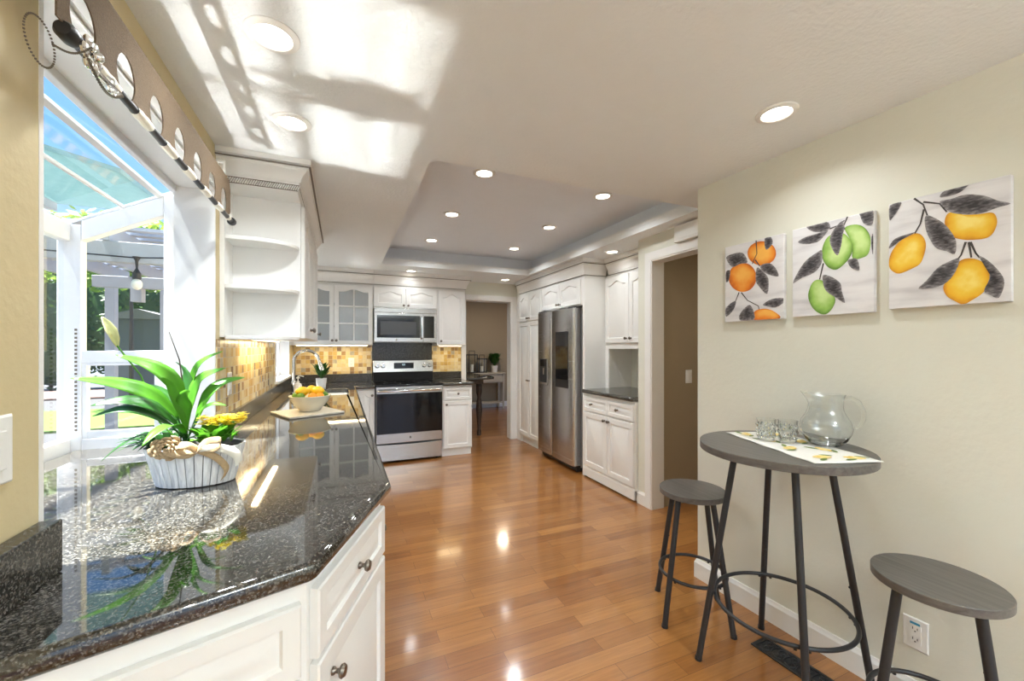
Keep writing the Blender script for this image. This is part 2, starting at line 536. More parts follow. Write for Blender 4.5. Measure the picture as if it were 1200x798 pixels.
# ------------------------------------------------------------------ geometry helpers
class G:
    """collects shapes into one bmesh; M maps local to world"""

    def __init__(s, M=None):
        s.bm = bmesh.new()
        s.M = M

    def v(s, p):
        p = Vector(p)
        if s.M is not None:
            p = s.M @ p
        return s.bm.verts.new(p)

    def f(s, vs):
        try:
            return s.bm.faces.new(vs)
        except ValueError:
            return None

    def box(s, x0, x1, y0, y1, z0, z1):
        c = [s.v((x, y, z)) for x in (x0, x1) for y in (y0, y1) for z in (z0, z1)]
        for q in ((0, 1, 3, 2), (4, 6, 7, 5), (0, 4, 5, 1), (2, 3, 7, 6), (0, 2, 6, 4), (1, 5, 7, 3)):
            s.f([c[i] for i in q])
        return s

    def poly(s, pts):
        s.f([s.v(p) for p in pts])
        return s

    def prism(s, pts, z0, z1, holes=()):
        """extrude a plan outline (x, y) from z0 to z1"""
        if not holes:
            a = [s.v((x, y, z0)) for x, y in pts]
            b = [s.v((x, y, z1)) for x, y in pts]
            n = len(pts)
            s.f(a[::-1])
            s.f(b)
            for i in range(n):
                s.f([a[i], a[(i + 1) % n], b[(i + 1) % n], b[i]])
            return s
        rings = [pts] + list(holes)
        for z in (z0, z1):
            es = []
            for r_ in rings:
                vs = [s.v((x, y, z)) for x, y in r_]
                for i in range(len(vs)):
                    es.append(s.bm.edges.new((vs[i], vs[(i + 1) % len(vs)])))
            bmesh.ops.triangle_fill(s.bm, use_beauty=True, use_dissolve=False, edges=es)
        s.bm.verts.ensure_lookup_table()
        for r_ in rings:
            for i in range(len(r_)):
                p, q = r_[i], r_[(i + 1) % len(r_)]
                s.f([s.v((*p, z0)), s.v((*q, z0)), s.v((*q, z1)), s.v((*p, z1))])
        bmesh.ops.remove_doubles(s.bm, verts=s.bm.verts, dist=1e-5)
        return s

    def profile(s, pts, path, closed=False):
        """sweep (out, up) profile along a plan path with mitred corners; out = right-hand side of travel"""
        P = [Vector((x, y)) for x, y in path]
        n = len(P)
        rings = []
        for i in range(n):
            d0 = (P[i] - P[i - 1]).normalized() if (i > 0 or closed) else None
            d1 = (P[(i + 1) % n] - P[i]).normalized() if (i < n - 1 or closed) else None
            n0 = Vector((d0.y, -d0.x)) if d0 else None
            n1 = Vector((d1.y, -d1.x)) if d1 else None
            if n0 is None:
                m = n1
            elif n1 is None:
                m = n0
            else:
                m = (n0 + n1) / (1 + n0.dot(n1))
            rings.append([s.v((P[i].x + m.x * a, P[i].y + m.y * a, b)) for a, b in pts])
        k = len(pts)
        for i in range(n if closed else n - 1):
            A, B = rings[i], rings[(i + 1) % n]
            for j in range(k):
                s.f([A[j], A[(j + 1) % k], B[(j + 1) % k], B[j]])
        if not closed:
            s.f(rings[0])
            s.f(rings[-1][::-1])
        return s

    def frame_axes(s, d):
        d = Vector(d).normalized()
        u = d.orthogonal().normalized()
        return d, u, d.cross(u)

    def cyl(s, p, q, r, r2=None, n=16, caps=True):
        p, q = Vector(p), Vector(q)
        r2 = r if r2 is None else r2
        d, u, w_ = s.frame_axes(q - p)
        A = [s.v(p + (u * math.cos(2 * PI * i / n) + w_ * math.sin(2 * PI * i / n)) * r) for i in range(n)]
        B = [s.v(q + (u * math.cos(2 * PI * i / n) + w_ * math.sin(2 * PI * i / n)) * r2) for i in range(n)]
        for i in range(n):
            s.f([A[i], A[(i + 1) % n], B[(i + 1) % n], B[i]])
        if caps:
            s.f(A[::-1])
            s.f(B)
        return s

    def tube(s, pts, r, n=8, closed=False, radii=None):
        P = [Vector(p) for p in pts]
        k = len(P)
        rings = []
        u = None
        for i in range(k):
            a = P[i - 1] if (i > 0 or closed) else P[i]
            b = P[(i + 1) % k] if (i < k - 1 or closed) else P[i]
            d = (b - a).normalized()
            if u is None:
                u = d.orthogonal().normalized()
            else:
                u = (u - d * u.dot(d)).normalized()
            w_ = d.cross(u)
            rr = radii[i] if radii else r
            rings.append([s.v(P[i] + (u * math.cos(2 * PI * j / n) + w_ * math.sin(2 * PI * j / n)) * rr) for j in range(n)])
        for i in range(k if closed else k - 1):
            A, B = rings[i], rings[(i + 1) % k]
            off = 0
            if closed and i == k - 1:
                off = min(range(n), key=lambda o: (A[0].co - B[o].co).length)
            for j in range(n):
                s.f([A[j], A[(j + 1) % n], B[(j + 1 + off) % n], B[(j + off) % n]])
        if not closed:
            s.f(rings[0][::-1])
            s.f(rings[-1])
        return s

    def lathe(s, prof, c=(0, 0, 0), ax=(0, 0, 1), n=32, sx=1.0, sy=1.0):
        c = Vector(c)
        if tuple(ax) == (0, 0, 1):
            d, u, w_ = Vector((0, 0, 1)), Vector((1, 0, 0)), Vector((0, 1, 0))
        else:
            d, u, w_ = s.frame_axes(ax)
        rings = []
        for r_, h in prof:
            if r_ <= 1e-6:
                rings.append([s.v(c + d * h)])
            else:
                rings.append([s.v(c + d * h + u * (r_ * sx * math.cos(2 * PI * i / n)) + w_ * (r_ * sy * math.sin(2 * PI * i / n))) for i in range(n)])
        for A, B in zip(rings, rings[1:]):
            if len(A) == 1 and len(B) == 1:
                continue
            for i in range(n):
                j = (i + 1) % n
                if len(A) == 1:
                    s.f([A[0], B[i], B[j]])
                elif len(B) == 1:
                    s.f([A[i], A[j], B[0]])
                else:
                    s.f([A[i], A[j], B[j], B[i]])
        return s

    def ball(s, c, r, n=16, sc=(1, 1, 1)):
        c = Vector(c)
        k = n // 2
        rings = []
        for i in range(k + 1):
            th = PI * i / k
            if i in (0, k):
                rings.append([s.v(c + Vector((0, 0, r * sc[2] * math.cos(th))))])
            else:
                rings.append([s.v(c + Vector((r * sc[0] * math.sin(th) * math.cos(2 * PI * j / n), r * sc[1] * math.sin(th) * math.sin(2 * PI * j / n), r * sc[2] * math.cos(th)))) for j in range(n)])
        for A, B in zip(rings, rings[1:]):
            for j in range(n):
                q = (j + 1) % n
                if len(A) == 1:
                    s.f([A[0], B[j], B[q]])
                elif len(B) == 1:
                    s.f([A[j], A[q], B[0]])
                else:
                    s.f([A[j], A[q], B[q], B[j]])
        return s

    def loft(s, rings, cap0=True, cap1=True, closed=True):
        V = [[s.v(p) for p in r_] for r_ in rings]
        n = len(V[0])
        for A, B in zip(V, V[1:]):
            for i in range(n if closed else n - 1):
                s.f([A[i], A[(i + 1) % n], B[(i + 1) % n], B[i]])
        if cap0:
            s.f(V[0][::-1])
        if cap1:
            s.f(V[-1])
        return s

    def blade(s, spine, widths, up=(0, 0, 1), fold=0.25, seg=4):
        """leaf blade: smooth spine through 3-D points, width profile, folded along the midrib"""
        P = [Vector(p) for p in spine]
        pts = []
        n = len(P)
        for i in range(n - 1):
            p0 = P[max(i - 1, 0)]
            p1, p2 = P[i], P[i + 1]
            p3 = P[min(i + 2, n - 1)]
            for k in range(seg):
                q = k / seg
                pts.append(0.5 * ((2 * p1) + (p2 - p0) * q + (2 * p0 - 5 * p1 + 4 * p2 - p3) * q * q + (3 * p1 - p0 - 3 * p2 + p3) * q ** 3))
        pts.append(P[-1])
        rows = []
        up = Vector(up)
        m = len(pts)
        for i, p in enumerate(pts):
            d = (pts[min(i + 1, m - 1)] - pts[max(i - 1, 0)]).normalized()
            side = d.cross(up)
            if side.length < 1e-4:
                side = d.orthogonal()
            side.normalize()
            nn = side.cross(d).normalized()
            q = i / (m - 1) * (len(widths) - 1)
            a = int(min(q, len(widths) - 2))
            wd = widths[a] + (widths[a + 1] - widths[a]) * (q - a)
            rows.append([s.v(p + side * wd + nn * wd * fold), s.v(p + side * wd * .5 + nn * wd * fold * .35), s.v(p), s.v(p - side * wd * .5 + nn * wd * fold * .35), s.v(p - side * wd + nn * wd * fold)])
        for A, B in zip(rows, rows[1:]):
            for j in range(4):
                s.f([A[j], A[j + 1], B[j + 1], B[j]])
        return s


BASE = {}


def props(o, label=None, cat=None, group=None, kind=None):
    if label:
        o['label'] = label
    if cat:
        o['category'] = cat
    if group:
        o['group'] = group
    if kind:
        o['kind'] = kind
    return o


def part(name, g, m, parent=None, bevel=0.0, seg=2, smooth=True, angle=35, recalc=True, solid=0.0, **kw):
    """link the collected shapes as ONE mesh object; world coordinates are made local to the parent's base"""
    if recalc:
        bmesh.ops.recalc_face_normals(g.bm, faces=g.bm.faces)
    off = BASE.get(parent.name, Vector((0, 0, 0))) if parent else Vector((0, 0, 0))
    if off.length > 0:
        bmesh.ops.translate(g.bm, verts=g.bm.verts, vec=-off)
    me = bpy.data.meshes.new(name)
    g.bm.to_mesh(me)
    g.bm.free()
    if smooth:
        for p in me.polygons:
            p.use_smooth = True
        me.set_sharp_from_angle(angle=R(angle))
    me.materials.append(m)
    o = bpy.data.objects.new(name, me)
    COL.objects.link(o)
    if parent:
        o.parent = parent
        BASE[o.name] = off
    if bevel:
        b = o.modifiers.new('bevel', 'BEVEL')
        b.width = bevel
        b.segments = seg
        b.limit_method = 'ANGLE'
        b.angle_limit = R(40)
        b.harden_normals = False
    if solid:
        sm = o.modifiers.new('solidify', 'SOLIDIFY')
        sm.thickness = solid
        sm.offset = 0
    props(o, **kw)
    return o


def thing(name, label, cat, loc=(0, 0, 0), rotz=0.0, group=None, kind=None):
    o = bpy.data.objects.new(name, None)
    o.empty_display_size = 0.05
    COL.objects.link(o)
    o.location = loc
    o.rotation_euler = (0, 0, rotz)
    BASE[o.name] = Vector(loc)
    return props(o, label, cat, group, kind)


def local_thing(name, label, cat, loc=(0, 0, 0), rotz=0.0, group=None):
    """thing whose parts are modelled around its own base"""
    o = thing(name, label, cat, loc, rotz, group)
    BASE[o.name] = Vector((0, 0, 0))
    return o


def dup(root, loc, rotz=None, label=None):
    r = root.copy()
    COL.objects.link(r)
    r.location = loc
    if rotz is not None:
        r.rotation_euler = (0, 0, rotz)
    if label:
        r['label'] = label
    for ch in list(root.children):
        c = ch.copy()
        COL.objects.link(c)
        c.parent = r
        for gc in list(ch.children):
            d = gc.copy()
            COL.objects.link(d)
            d.parent = c
    return r


def struct(name, g, m, parent=None, **kw):
    o = part(name, g, m, parent, **kw)
    if not parent:
        o['kind'] = 'structure'
    return o


def face_matrix(O, Rr):
    """local x = along the front (left to right seen from outside), y = outwards, z = up"""
    Rr = Vector((Rr[0], Rr[1], 0)).normalized()
    Nn = Vector((Rr.y, -Rr.x, 0))
    M = Matrix.Identity(4)
    for i in range(3):
        M[i][0] = Rr[i]
        M[i][1] = Nn[i]
        M[i][2] = (0, 0, 1)[i]
        M[i][3] = O[i]
    return M


def ring(u0, u1, v0, v1, ins, wv, arch, K=14):
    a, b, c, d = u0 + ins, u1 - ins, v0 + ins, v1 - ins
    pts = [(a, wv, c), (b, wv, c)]
    for i in range(K + 1):
        q = i / K
        x = b + (a - b) * q
        e = abs(2 * q - 1)
        rise = 0 if e > 0.82 else (0.5 + 0.5 * math.cos(PI * e / 0.82))
        pts.append((x, wv, d - arch * (1 - rise)))
    return pts


def door_panel(g, u0, u1, v0, v1, w0=0.0, th=0.02, arch=0.0, rail=0.052):
    s = rail
    spec = [(0, w0, 0), (0, w0 + th - .004, 0), (.004, w0 + th, 0), (s, w0 + th, arch), (s + .004, w0 + th - .009, arch), (s + .012, w0 + th - .009, arch), (s + .030, w0 + th - .002, arch)]
    g.loft([ring(u0, u1, v0, v1, i, w_, a) for i, w_, a in spec])


def glass_door(frame, pane, u0, u1, v0, v1, w0, th=0.02, arch=0.03, rail=0.045, rows=3):
    spec = [(0, w0, 0), (0, w0 + th - .003, 0), (.003, w0 + th, 0), (rail, w0 + th, arch), (rail + .005, w0 + th - .006, arch), (rail + .005, w0, arch), (0, w0, 0)]
    frame.loft([ring(u0, u1, v0, v1, i, w_, a) for i, w_, a in spec], cap0=False, cap1=False)
    um = (u0 + u1) / 2
    frame.box(um - .008, um + .008, w0 + .004, w0 + th - .002, v0 + rail, v1 - rail)
    for k in range(1, rows):
        z = v0 + rail + (v1 - v0 - 2 * rail) * k / rows
        frame.box(u0 + rail, u1 - rail, w0 + .004, w0 + th - .002, z - .008, z + .008)
    pane.poly([(p[0], w0 + .003, p[2]) for p in ring(u0, u1, v0, v1, rail - .002, 0, arch)])


def knob_geo(g, u, v, w0=0.02, s=1.0):
    g.lathe([(0, 0), (.009 * s, 0), (.0085 * s, .004 * s), (.005 * s, .008 * s), (.0055 * s, .014 * s), (.013 * s, .018 * s), (.015 * s, .023 * s), (.011 * s, .029 * s), (0, .031 * s)], c=(u, w0, v), ax=(0, 1, 0), n=14)

# ================================================================== ROOM SHELL
CZ = 2.28                      # ceiling height
CT = 0.915                     # worktop height
WL = -0.535                    # left wall face
WB = 5.48                      # back wall face
RW0 = Vector((1.930, 1.755, 0))           # far end of the right wall
RWT = Vector((.0475, -.9989, 0)).normalized()
RWN = Vector((-RWT.y, RWT.x, 0)) * -1     # into the room
if RWN.x > 0:
    RWN = -RWN


def rw(sd, z, out=0.0):
    """point on the right wall: distance along it from its far end, height, distance out of it"""
    p = RW0 + RWT * sd + RWN * out
    return Vector((p.x, p.y, z))


g = G()
g.prism([(-.75, -3.3), (5.2, -3.3), (5.2, 8.7), (-.75, 8.7)], -.06, 0)
struct('floor', g, m_floor, smooth=False)

# ceiling with the raised tray over the kitchen
tx0, tx1, ty0, ty1 = .41, 2.22, 1.995, 4.71
g = G()
g.prism([(-.66, -3.3), (3.75, -3.3), (3.75, 5.60), (-.66, 5.60)], CZ, CZ + .075, holes=[[(tx0, ty0), (tx1, ty0), (tx1, ty1), (tx0, ty1)]])
struct('ceiling', g, m_ceil, smooth=False)
g = G()
a = .13
X0, X1, Y0, Y1 = tx0 - a, tx1 + a, ty0 - a, ty1 + a
g.box(X0 - .03, X1 + .03, Y0 - .03, Y1 + .03, 2.50, 2.56)
g.box(X0 - .03, X0, Y0 - .03, Y1 + .03, CZ + .075, 2.50)
g.box(X1, X1 + .03, Y0 - .03, Y1 + .03, CZ + .075, 2.50)
g.box(X0, X1, Y0 - .03, Y0, CZ + .075, 2.50)
g.box(X0, X1, Y1, Y1 + .03, CZ + .075, 2.50)
struct('ceiling_tray', g, m_tray, smooth=False)

# left wall with the garden window and the window over the sink
WO = WL - .13
ny, fy = 1.067, 2.244          # garden window opening
sy0, sy1 = 4.02, 5.02          # sink window opening
g = G()
g.box(WO, WL, -3.3, ny, 0, CZ)
g.box(WO, WL, ny, fy, 2.08, CZ)
g.box(WO, WL, ny, fy, 0, CT - .042)
g.box(WO, WL, fy, sy0, 0, CZ)
g.box(WO, WL, sy0, sy1, 0, 1.03)
g.box(WO, WL, sy0, sy1, 2.06, CZ)
g.box(WO, WL, sy1, WB + .12, 0, CZ)
struct('wall_left', g, m_wall_tan, smooth=False)
g = G()                        # white liner boards round the garden window opening
t_ = .012
g.box(WO - .02, WL + .001, fy - t_, fy + .001, CT + .001, 2.08)
g.box(WO - .02, WL + .001, ny - .001, ny + t_, CT + .001, 2.08)
g.box(WO - .02, WL + .001, ny + t_, fy - t_, 2.08 - t_, 2.081)
g.box(WL, WL + .012, ny - .001, fy + .001, 2.0805, 2.175)
struct('trim_1', g, m_white, smooth=False)
g = G()                        # liner of the sink window
g.box(WO, WL + .012, sy0 - .001, sy0 + .02, 1.03, 2.06)
g.box(WO, WL + .012, sy1 - .02, sy1 + .001, 1.03, 2.06)
g.box(WO, WL + .012, sy0, sy1, 2.04, 2.061)
g.box(WO, WL + .03, sy0, sy1, 1.029, 1.05)
struct('trim_2', g, m_white, smooth=False)

# back wall with the doorway to the dining room
dx0, dx1, dz = 1.604, 2.308, 2.03
g = G()
g.box(WO, dx0, WB, WB + .12, 0, CZ)
g.box(dx1, 3.75, WB, WB + .12, 0, CZ)
g.box(dx0, dx1, WB, WB + .12, dz, CZ)
struct('wall_back', g, m_wall, smooth=False)
g = G()
for x0, x1 in ((dx0 - .055, dx0), (dx1, dx1 + .115)):
    g.box(x0, x1, WB - .018, WB, 0, dz + .065)
g.box(dx0, dx1, WB - .018, WB, dz, dz + .065)
g.box(dx0 - .001, dx0 + .012, WB - .012, WB + .13, 0, dz)
g.box(dx1 - .012, dx1 + .001, WB - .012, WB + .13, 0, dz)
g.box(dx0, dx1, WB - .012, WB + .13, dz - .012, dz + .001)
struct('door_1', g, m_white, smooth=False)

# right wall of the breakfast nook
g = G()
q = [rw(0, 0), rw(5.1, 0), rw(5.1, 0) - RWN * .12, rw(0, 0) - RWN * .12]
g.prism([(p.x, p.y) for p in q], 0, CZ)
struct('wall_right', g, m_wall, smooth=False)
g = G()
for pr in ([(0, 0), (.014, 0), (.014, .088), (.009, .098), (.006, .108), (0, .108)],):
    g.profile(pr, [tuple(rw(5.1, 0).xy), tuple(rw(0, 0).xy), tuple((rw(0, 0) - RWN * .12).xy)][::-1])
struct('baseboard_right', g, m_white, smooth=False)

# kitchen side wall with the hall doorway, the cabinet alcove beyond it
KX = 2.38
g = G()
g.box(KX, KX + .11, 2.632, 2.80, 0, CZ)
g.box(KX, KX + .11, 1.66, 2.632, 2.074, CZ)
g.box(1.96, KX + .11, 1.62, 1.76, 0, CZ)
struct('wall_kitchen_side', g, m_wall, smooth=False)
g = G()
g.box(KX - .016, KX, 2.632, 2.700, 0, 2.14)
g.box(KX - .016, KX, 1.76, 2.632, 2.074, 2.14)
g.box(KX - .01, KX + .12, 2.622, 2.634, 0, 2.074)
g.box(KX - .01, KX + .12, 1.76, 2.622, 2.062, 2.075)
struct('door_2', g, m_white, smooth=False)
g = G()
g.profile([(0, 0), (.014, 0), (.014, .088), (.009, .098), (.006, .108), (0, .108)], [(KX, 2.80), (KX, 2.7005)])
struct('baseboard_kitchen', g, m_white, smooth=False)
g = G()
g.box(2.95, 3.07, 2.80, WB, 0, CZ)
struct('wall_alcove', g, m_wall, smooth=False)
g = G()                        # hall behind the doorway
g.box(KX + .11, 3.75, 2.635, 2.80, 0, CZ)
g.box(3.63, 3.75, 0.2, 2.635, 0, CZ)
g.box(2.2, 3.75, 0.1, .2, 0, CZ)
struct('wall_hall', g, m_wall_brown, smooth=False)

# dining room beyond the back doorway
g = G()
g.box(.2, 5.2, 8.58, 8.7, 0, 2.5)
g.box(.1, .2, WB + .12, 8.7, 0, 2.5)
g.box(5.1, 5.2, WB + .12, 8.7, 0, 2.5)
struct('wall_dining', g, m_wall_brown, smooth=False)
g = G()
g.box(.1, 5.2, WB + .12, 8.7, 2.44, 2.5)
struct('ceiling_dining', g, m_ceil, smooth=False)
g = G()
g.profile([(0, 2.36), (.012, 2.36), (.02, 2.38), (.06, 2.42), (.07, 2.44), (0, 2.44)], [(.2, 8.58), (5.1, 8.58)])
struct('trim_3', g, m_white, smooth=False)
g = G()
g.box(.2, 5.1, 8.565, 8.58, 0, .12)
struct('baseboard_dining', g, m_white, smooth=False)

# tiled splashbacks
g = G()
g.box(WL, WL + .006, fy + .003, sy0 - .01, CT + .102, 1.388)
struct('wall_left_tile', g, m_tile_y, smooth=False)
g = G()
g.box(WL + .006, .362, WB - .006, WB, CT + .102, 1.40)
g.box(1.137, 1.545, WB - .006, WB, CT + .102, 1.40)
struct('wall_back_tile', g, m_tile_x, smooth=False)

# ================================================================== GARDEN WINDOW
gx = -1.05                      # inner face of the front sash
gy0, gy1 = ny - .045, fy + .045  # inner faces of the side sashes
zr0, zr1 = 1.872, 2.055         # roof height at the front and at the wall


def roof_z(x):
    return zr1 + (zr0 - zr1) * (x - (WO - .03)) / (gx - (WO - .03))


wroot = thing('window_1', None, None, (gx, (ny + fy) / 2, CT), kind='structure')
g = G()
FW = .045
g.box(gx - .05, WO, gy0 - .05, gy1 + .05, CT - .10, CT - .045)             # seat board under the stone
for y in (gy0 - .045, gy1):                                                 # corner posts and side frames
    g.box(gx - .045, gx + .032, y, y + .045, CT - .045, zr0)
    g.box(WO - .075, WO - .02, y, y + .045, CT - .045, roof_z(WO - .05) - .0)
    g.box(gx + .032, WO - .075, y, y + .045, CT - .045, CT + .045)
    n0, n1 = gx + .032, WO - .075
    g.loft([[(n0, yy, roof_z(n0) - .085), (n0, yy, roof_z(n0)), (n1, yy, roof_z(n1)), (n1, yy, roof_z(n1) - .085)] for yy in (y, y + .045)])
    g.box(gx + .03, WO - .07, y + .004, y + .041, 1.283, 1.335)            # meeting rail
g.box(gx - .045, gx, gy0, gy1, CT - .045, CT + .05)                        # front sill rail
g.box(gx - .045, gx, gy0, gy1, zr0 - .075, zr0)
g.box(gx - .04, gx - .005, (gy0 + gy1) / 2 - .02, (gy0 + gy1) / 2 + .02, CT, zr0)
g.box(WO - .036, WO - .012, gy0, gy1, 2.042, 2.08)                           # head against the wall
part('frame', g, m_vinyl, wroot, smooth=False, bevel=.004)
g = G()                          # sashes inside the side frames
for y in (gy1 + .006, gy0 - .040):
    z0, z1 = CT + .045, 1.283
    for a0, a1, b0, b1 in ((gx + .032, gx + .047, z0, z1), (WO - .11, WO - .075, z0, z1), (gx + .047, WO - .11, z0, z0 + .03), (gx + .047, WO - .11, z1 - .012, z1)):
        g.box(a0, a1, y, y + .03, b0, b1)
part('sash', g, m_vinyl, wroot, smooth=False, bevel=.003)
g = G()                          # sloping roof rails
for y in (gy0 - .045, gy1):
    g.loft([[(x, y, roof_z(x)), (x, y + .045, roof_z(x)), (x, y + .045, roof_z(x) + .012), (x, y, roof_z(x) + .012)] for x in (gx - .045, WO - .02)])
for xa, hw_ in ((gx - .02, .010), (WO - .215, .004), (WO - .088, .009)):
    g.loft([[(xa - hw_, y, roof_z(xa - hw_)), (xa + hw_, y, roof_z(xa + hw_)), (xa + hw_, y, roof_z(xa + hw_) + .012), (xa - hw_, y, roof_z(xa - hw_) + .012)] for y in (gy0, gy1)])
part('roof_rail', g, m_vinyl, wroot, smooth=False, bevel=.002)
g = G()
g.loft([[(x, gy0 - .02, roof_z(x) + zz), (x, gy1 + .02, roof_z(x) + zz)] for x, zz in ((gx - .04, .012), (WO - .02, .012))], closed=False, cap0=False, cap1=False)
part('pane', g, m_glass_roof, wroot, smooth=False)
g = G()
g.poly([(gx - .022, gy0, CT), (gx - .022, gy1, CT), (gx - .022, gy1, zr0), (gx - .022, gy0, zr0)])
part('pane', g, m_glass_w, wroot, smooth=False)
for y in (gy1 + .022, gy0 - .022):
    g = G()
    n0, n1 = gx + .02, WO - .06
    g.poly([(n0, y, CT), (n1, y, CT), (n1, y, roof_z(n1)), (n0, y, roof_z(n0))])
    part('pane', g, m_glass_w, wroot, smooth=False)
g = G()                          # balance tracks with their row of slots
for k in range(26):
    z = CT + .08 + k * .017
    g.box(WO - .034, WO - .026, gy1 - .002, gy1 + .001, z, z + .009)
    g.box(gx + .012, gx + .02, gy1 - .002, gy1 + .001, z, z + .009)
part('slot', g, m_line, wroot, smooth=False)

# window over the sink
wroot = thing('window_2', None, None, (WO, 4.52, 1.05), kind='structure')
g = G()
for y0, y1, z0, z1 in ((sy0 + .02, sy0 + .07, 1.05, 2.04), (sy1 - .07, sy1 - .02, 1.05, 2.04), (sy0 + .07, sy1 - .07, 1.05, 1.10), (sy0 + .07, sy1 - .07, 1.99, 2.04), (4.5, 4.54, 1.10, 1.99)):
    g.box(WO + .01, WO + .05, y0, y1, z0, z1)
part('frame', g, m_vinyl, wroot, smooth=False, bevel=.003)
g = G()
g.poly([(WO + .03, sy0 + .05, 1.08), (WO + .03, sy1 - .05, 1.08), (WO + .03, sy1 - .05, 2.0), (WO + .03, sy0 + .05, 2.0)])
part('pane', g, m_glass_w, wroot, smooth=False)

# unseen patio doors added behind the viewer to let daylight in
wroot = thing('added_window', None, None, (1.0, -3.2, 0), kind='structure')
g = G()
for x in (-.535, .28, 1.09, 1.9):
    g.box(x, x + .06, -3.28, -3.22, .06, 2.22)
g.box(-.535, 1.96, -3.28, -3.22, 0, .06)
g.box(-.535, 1.96, -3.28, -3.22, 2.22, CZ)
part('frame', g, m_vinyl, wroot, smooth=False)

# ================================================================== CABINETS
CROWN = [(0, 0), (.010, 0), (.010, .016), (.016, .016), (.018, .030), (.024, .048), (.036, .068), (.046, .082), (.048, .094), (.056, .094), (.058, .112), (.066, .116), (.066, .150), (0, .150)]


def crown(path, z0, h, parent, rope=False):
    k = h / .150
    g = G()
    g.profile([(a, z0 + b * k) for a, b in CROWN], path)
    part('crown', g, m_cab, parent, angle=18)
    g = G()  # thin dark strips below and within the crown profile
    g.profile([(-.001, z0 - .003), (.0095, z0 - .003), (.0095, z0 + .0015), (-.001, z0 + .0015)], path)
    g.profile([(.03, z0 + .099 * k), (.0665, z0 + .099 * k), (.0665, z0 + .104 * k), (.03, z0 + .104 * k)], path)
    part('dark_line', g, m_line, parent, smooth=False)


def doors(cab, O, Rr, spec, w0=0.0):
    """spec: (kind, u0, u1, v0, v1, arch, [knobs (u, v)])"""
    for kind, u0, u1, v0, v1, arch, kn in spec:
        g = G(face_matrix(O, Rr))
        door_panel(g, u0, u1, v0, v1, w0 + .001, arch=arch, rail=.05 if kind == 'door' else .034)
        d = part(kind, g, m_cab, cab, angle=25)
        for u, v in kn:
            g = G(face_matrix(O, Rr))
            knob_geo(g, u, v, w0 + .021)
            part('knob', g, m_bronze, d)


# ---- upper cabinet on the left wall with the open curved end shelves
UX = -.205                      # front of the boxes
cab = thing('upper_cabinet', 'white upper cabinet with open curved end shelves beside the garden window', 'cabinet', (WL, 2.31, 1.388))
g = G()
g.box(WL + .001, UX, 2.475, 3.80, 1.40, 2.135)
part('body', g, m_cab, cab, smooth=False)
g = G()
g.box(WL + .001, WL + .02, 2.31, 2.473, 1.40, 2.135)
part('side_panel', g, m_cab, cab, smooth=False)
out = [(WL + .021, 2.31), (-.40, 2.31)] + [(-.40 + .19 * math.sin(k / 10 * PI / 2), 2.473 - .163 * math.cos(k / 10 * PI / 2)) for k in range(1, 11)] + [(WL + .021, 2.473)]
for z in (1.388, 1.635, 1.872):
    g = G()
    g.prism(out, z, z + .02)
    part('shelf', g, m_cab, cab, bevel=.003)
g = G()
g.box(WL + .001, UX, 2.295, 2.473, 2.135, 2.20)
g.box(WL + .001, UX, 2.473, 3.80, 2.1355, 2.20)
part('frieze', g, m_cab, cab, smooth=False)
crown([(UX, 3.80), (UX, 2.295), (WL + .001, 2.295)][::-1], 2.165, .114, cab)
g = G()                          # rope moulding: a band of slanted strands
for k in range(34):
    x = WL + .005 + k * .0098
    g.loft([[(x + a + d, 2.2885, 2.140), (x + a + .006 + d, 2.2865, 2.140), (x + a + .018 + d, 2.2865, 2.164), (x + a + .012 + d, 2.2885, 2.164)] for a, d in ((0, 0),)] + [[(x, 2.295, 2.140), (x + .006, 2.295, 2.140), (x + .018, 2.295, 2.164), (x + .012, 2.295, 2.164)]])
for k in range(150):
    y = 2.295 + k * .0098
    g.loft([[(UX + .0065, y, 2.140), (UX + .0085, y + .006, 2.140), (UX + .0085, y + .018, 2.164), (UX + .0065, y + .012, 2.164)], [(UX, y, 2.140), (UX, y + .006, 2.140), (UX, y + .018, 2.164), (UX, y + .012, 2.164)]])
part('rope_moulding', g, m_cab, cab, smooth=False)
g = G()
g.box(WL + .001, UX + .002, 2.2940, 2.2955, 2.1365, 2.1675)  # dark backing strip so the rope strands stand out
part('dark_line', g, m_line, cab, smooth=False)
doors(cab, (UX, 2.48, 0), (0, 1, 0), [('door', .004, .43, 1.40, 2.12, .05, [(.39, 1.46)]), ('door', .436, .86, 1.40, 2.12, .05, [(.475, 1.46)]), ('door', .866, 1.30, 1.40, 2.12, .05, [(1.26, 1.46)])])
g = G()
g.box(WL + .06, WL + .09, 2.72, 3.55, 1.390, 1.3995)
st = part('under_cabinet_light', g, m_strip, cab, smooth=False, label='lit strip under the cabinet')


def strip_lamp(parent, name, loc, sx, sy, wts):
    d = bpy.data.lights.new(name, 'AREA')
    d.shape = 'RECTANGLE'
    d.size, d.size_y = sx, sy
    d.energy = wts
    d.color = (1.0, .80, .48)
    o = bpy.data.objects.new(name, d)
    COL.objects.link(o)
    o.parent = parent
    o.location = Vector(loc) - Vector(parent.location)
    return o


strip_lamp(cab, 'strip_lamp', (WL + .075, 3.1, 1.384), .03, .8, 3.6)

